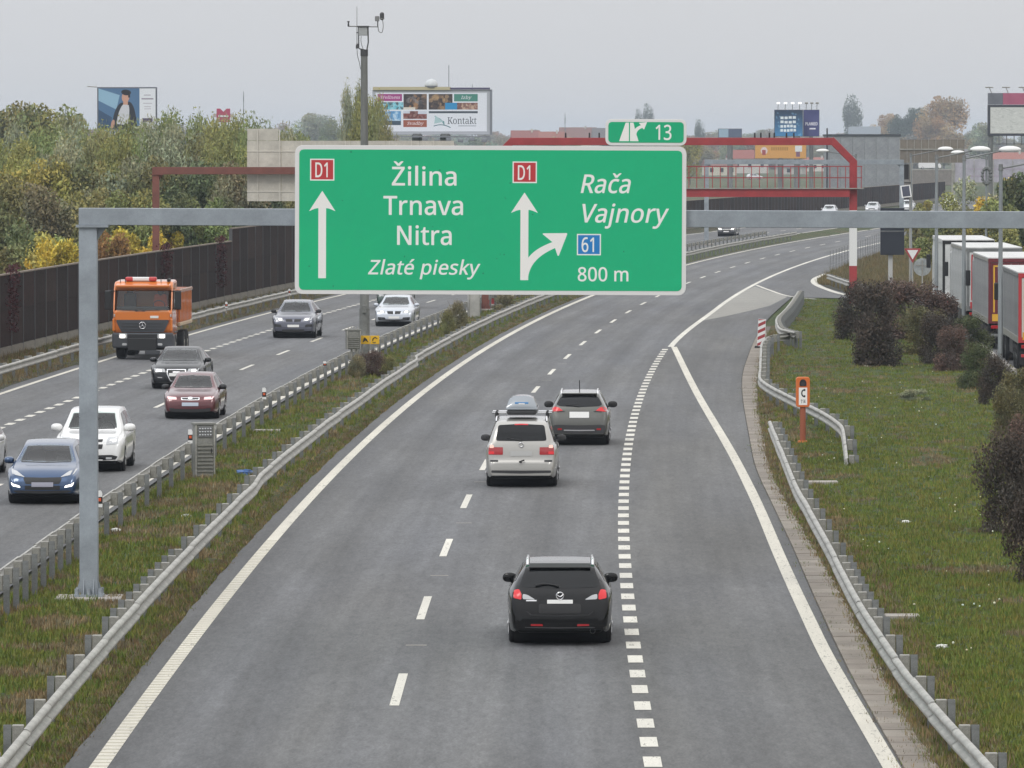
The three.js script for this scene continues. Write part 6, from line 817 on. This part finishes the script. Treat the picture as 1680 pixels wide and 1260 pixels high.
{ // tall board at the right edge
  const d = 560, sc = LENS / d, T = canvas(512, 256, (c, w, h) => { c.fillStyle = '#c9cbc8'; c.fillRect(0, 0, w, h); let s = 4; const r = () => { s = (s * 16807) % 2147483647; return s / 2147483647; }; for (let i = 0; i < 500; i++) { c.fillStyle = r() < .5 ? 'rgba(150,155,150,.25)' : 'rgba(230,232,228,.25)'; c.fillRect(r() * w, r() * h, 4 + r() * 22, 3 + r() * 8); } });
  const t = billboard('billboard', 'tall billboard with a blank grey panel under a pink header at the right edge', 1620, 1744, 172, 223, d, T, { posts: [-.46, .46], frame: .22, caseM: mat([.06, .065, .08], .6), pr: .2 }), u = t.userData.at; part(t, 'pink_header', box(u.w * .8, 1.0, .5, u.w * .1, u.cy + u.h / 2 + .52, -.25), mat([.42, .12, .20], .6)); part(t, 'grey_header', box(u.w * .195, 1.0, .5, -u.w * .4, u.cy + u.h / 2 + .52, -.25), mat([.16, .17, .2], .6));
  for (let i = 0; i < 5; i++) { const x = -u.w * .45 + i * u.w * .22; part(t, 'lamp_arm', bar(V(x, u.cy + u.h / 2 + 1, 0), V(x - .3, u.cy + u.h / 2 + 1.5, 1.2), .03, 5), M.steel); part(t, 'floodlight', rbox(.7, .1, .25, .03, x - .3, u.cy + u.h / 2 + 1.5, 1.2), M.steel); } for (let i = 0; i < 10; i++) part(t, 'brace', box(.08, .8, .08, -u.w * .45 + i * u.w * .1, u.cy - u.h / 2 - .4, -.2), M.steelDark); part(t, 'brace', box(u.w, .08, .08, 0, u.cy - u.h / 2 - .7, -.2), M.steelDark); delete t.userData.at;
}
{ // magenta pylon emblem above the wood
  const d = 900, sc = LENS / d, cx = (367 - 840) / sc, cy = EYE - (190 - 243) / sc, t = thing('pylon_sign', 'crimson notched emblem on a pole above the wood', 'sign', cx, -d), m = mat([.40, .05, .11], .5), e = mat([.42, .36, .37], .6);
  part(t, 'pole', cyl(.3, .25, cy, 0, cy / 2, -.3, 10), M.steel); part(t, 'emblem', extrude(poly([[-.95, -.9], [.95, -.9], [.95, 1.0], [.45, 1.0], [0, .55], [-.45, 1.0], [-.95, 1.0]]), .3).translate(0, cy, 0), m); part(t, 'emblem_wing', extrude(poly([[-1.45, -.2], [1.45, -.2], [1.45, .3], [-1.45, .3]], .12), .12).translate(0, cy, .1), e); part(t, 'lettering_bar', box(1.4, .22, .06, 0, cy - .05, .35), M.whitePaint);
}
for (const [px, yt, d, l] of [[400, 150, 2600, 'thin radio mast on the skyline left of the tall weather mast'], [927, 186, 2800, 'slender mast on the skyline above the right half of the green sign'], [108, 178, 2600, 'thin mast on the skyline left of the blue poster'], [775, 138, 2600, 'faint mast behind the Kontakt billboard']]) { const sc = LENS / d, h = EYE - (yt - 243) / sc; const t = thing('radio_mast', l, 'mast', (px - 840) / sc, -d); part(t, 'mast', cyl(.3, .12, h, 0, h / 2, 0, 8), M.steelDark); part(t, 'antenna_head', cyl(.22, .22, 2.5, 0, h - 3, 0, 8), M.steelDark); }
{ // grey hall
  const d = 1010, sc = LENS / d, x0 = (1359 - 840) / sc, x1 = (1476 - 840) / sc, H = EYE - (223 - 243) / sc, t = thing('grey_hall', 'big plain grey hall with a dark roof edge behind the red portal', 'building', (x0 + x1) / 2, -d - 8), w = x1 - x0, m = mat([.30, .315, .33], .7, 0, { map: blotchT });
  for (let i = 0; i < 6; i++) part(t, 'wall_panel', box(w / 6 - .03, H - 1.7, 16, -w / 2 + (i + .5) * w / 6, (H + 1.7) / 2, 0), m); part(t, 'roof_edge', box(w + .3, .3, 16.3, 0, H + .12, 0), mat([.03, .035, .04], .7)); part(t, 'dark_base', box(w - .4, 1.68, 15.6, 0, .84, 0), mat([.05, .055, .06], .8)); for (let i = 0; i < 4; i++) part(t, 'column', box(.3, 1.7, .3, -w / 2 + .3 + i * (w - .6) / 3, .85, 8), M.steel);
  part(t, 'roof_unit', box(5, 1.2, 4, .6, H + .9, -3), mat([.4, .45, .5], .6)); part(t, 'lamp_mast', cyl(.12, .12, H + 1.2, -w / 2 - .25, (H + 1.2) / 2, 8.4, 8), M.black);
}
{ // retaining wall and the van above it, banner fence
  const d = 1480, sc = LENS / d, x0 = (1484 - 840) / sc, x1 = (1566 - 840) / sc, H = EYE - (279 - 243) / sc, t = thing('retaining_wall', 'grey-brown retaining wall far off under the white van', 'wall', (x0 + x1) / 2, -d), w = x1 - x0; part(t, 'wall', box(w, H, 9, 0, H / 2, -3.5), mat([.24, .21, .18], .9, 0, { map: blotchT })); part(t, 'coping', box(w + .1, .2, 9.1, 0, H + .08, -3.5), M.concrete);
  const v = thing('delivery_van', 'white delivery van far off on top of the retaining wall', 'van', (1526 - 840) / sc, -d - 2, 0, undefined, H + .18), vm = paint([.7, .7, .7], 0, .4); part(v, 'body', extrude(poly([[-2.6, .35], [2.5, .35], [2.6, .9], [2.2, 1.25], [1.5, 2.3], [-2.6, 2.35]], .15), 1.9, .03).translate(0, 0, -.95), vm); part(v, 'windscreen', extrude(poly([[1.6, 1.35], [2.1, 1.3], [1.5, 2.1], [1.2, 2.1], [1.2, 1.35]], .05), 1.96).translate(0, 0, -.98), M.darkGlass); wheels(v, [-1.7, 1.7], .34, .22, .98);
  const b = thing('banner_fence', 'long pale banner fence behind the lamp posts at right', 'fence', (1566 - 840) / (LENS / 1000), -1000), s2 = LENS / 1000, bm = mat([.46, .44, .49], .7, 0, { map: blotchT }); for (let i = 0; i < 6; i++) { part(b, 'banner', box(2.9, 3.6, .1, 1.5 + i * 3, EYE - (280 - 243) / s2, 0), bm); part(b, 'post', box(.12, EYE - (264 - 243) / s2, .12, i * 3, (EYE - (264 - 243) / s2) / 2, .08), M.steel); } for (const y of [4.2, 5.3]) part(b, 'print_line', box(14, .12, .02, 9, y, .065), mat([.35, .28, .36], .7));
}
// far houses
const HOUSE = [[.52, .5, .46], [.55, .52, .42], [.45, .42, .38], [.6, .58, .52]].map((c) => mat(c, .85)), ROOF = [[.24, .07, .05], [.20, .10, .08], [.13, .12, .12], [.28, .10, .07]].map((c) => mat(c, .8));
function house(label, px, pyRoof, d, wpx, k) {
  const sc = LENS / d, w = wpx / sc, H = EYE - (pyRoof - 243) / sc, eave = H * .62, dp = 8, t = thing('house', label, 'house', (px - 840) / sc, -d, rr(-.3, .3), 'far houses beyond the motorway'); part(t, 'wall', box(w, eave, dp, 0, eave / 2, 0), HOUSE[k % 4]);
  const g = extrude(poly([[-dp / 2 - .4, eave], [dp / 2 + .4, eave], [0, H]]), w + .6); g.rotateY(Math.PI / 2); const roof = part(t, 'roof', g.translate(-w / 2 - .3, .01, 0), ROOF[k % 4]); part(roof, 'chimney', box(.6, 1.4, .6, w * .22, H - .1, .8), HOUSE[(k + 1) % 4]);
  for (let i = 0; i < 3; i++) { const q = part(t, 'window', box(1.1, 1.3, .06, -w / 2 + (i + .5) * w / 3, eave * .55, dp / 2 + .02), M.darkGlass); part(q, 'sill', box(1.3, .08, .14, -w / 2 + (i + .5) * w / 3, eave * .55 - .7, dp / 2 + .06), M.whitePaint); }
}
[[862, 214, 2625, 46, 'pale far house left of the red portal corner'], [948, 209, 2800, 60, 'far house with a wide roof above the green sign'], [992, 210, 2712, 40, 'far house just left of the exit plate'], [905, 216, 2450, 40, 'low far house above the green sign'], [1226, 246, 2187, 62, 'red roofed house behind the walkway railing'], [1180, 262, 2012, 50, 'small house behind the left end of the walkway railing'], [1298, 268, 2100, 44, 'pale house behind the middle of the walkway railing'], [1340, 258, 2362, 40, 'house left of the grey hall'], [1150, 248, 2625, 50, 'far house right of the green sign'], [1440, 246, 2800, 60, 'far house behind the grey hall'], [1600, 244, 2625, 50, 'far house behind the lamp heads'], [1660, 250, 2275, 60, 'far house under the tall billboard'], [1268, 240, 2975, 46, 'far house under the orange poster']].forEach(([a, b, c, d, l], i) => house(l, a, b, c, d, i));
{ const d = 1750, sc = LENS / d, t = plainCar('hatchback', paint([.6, .61, .62], .2), d, (1237 - 840) / sc, true, 'white far car parked behind the walkway railing', undefined, .1); t.position.y = 0; t.rotation.y = .1; }
scene.traverse((o) => { if (o.isMesh) { o.castShadow = true; o.receiveShadow = true; } });
renderer.render(scene, camera);
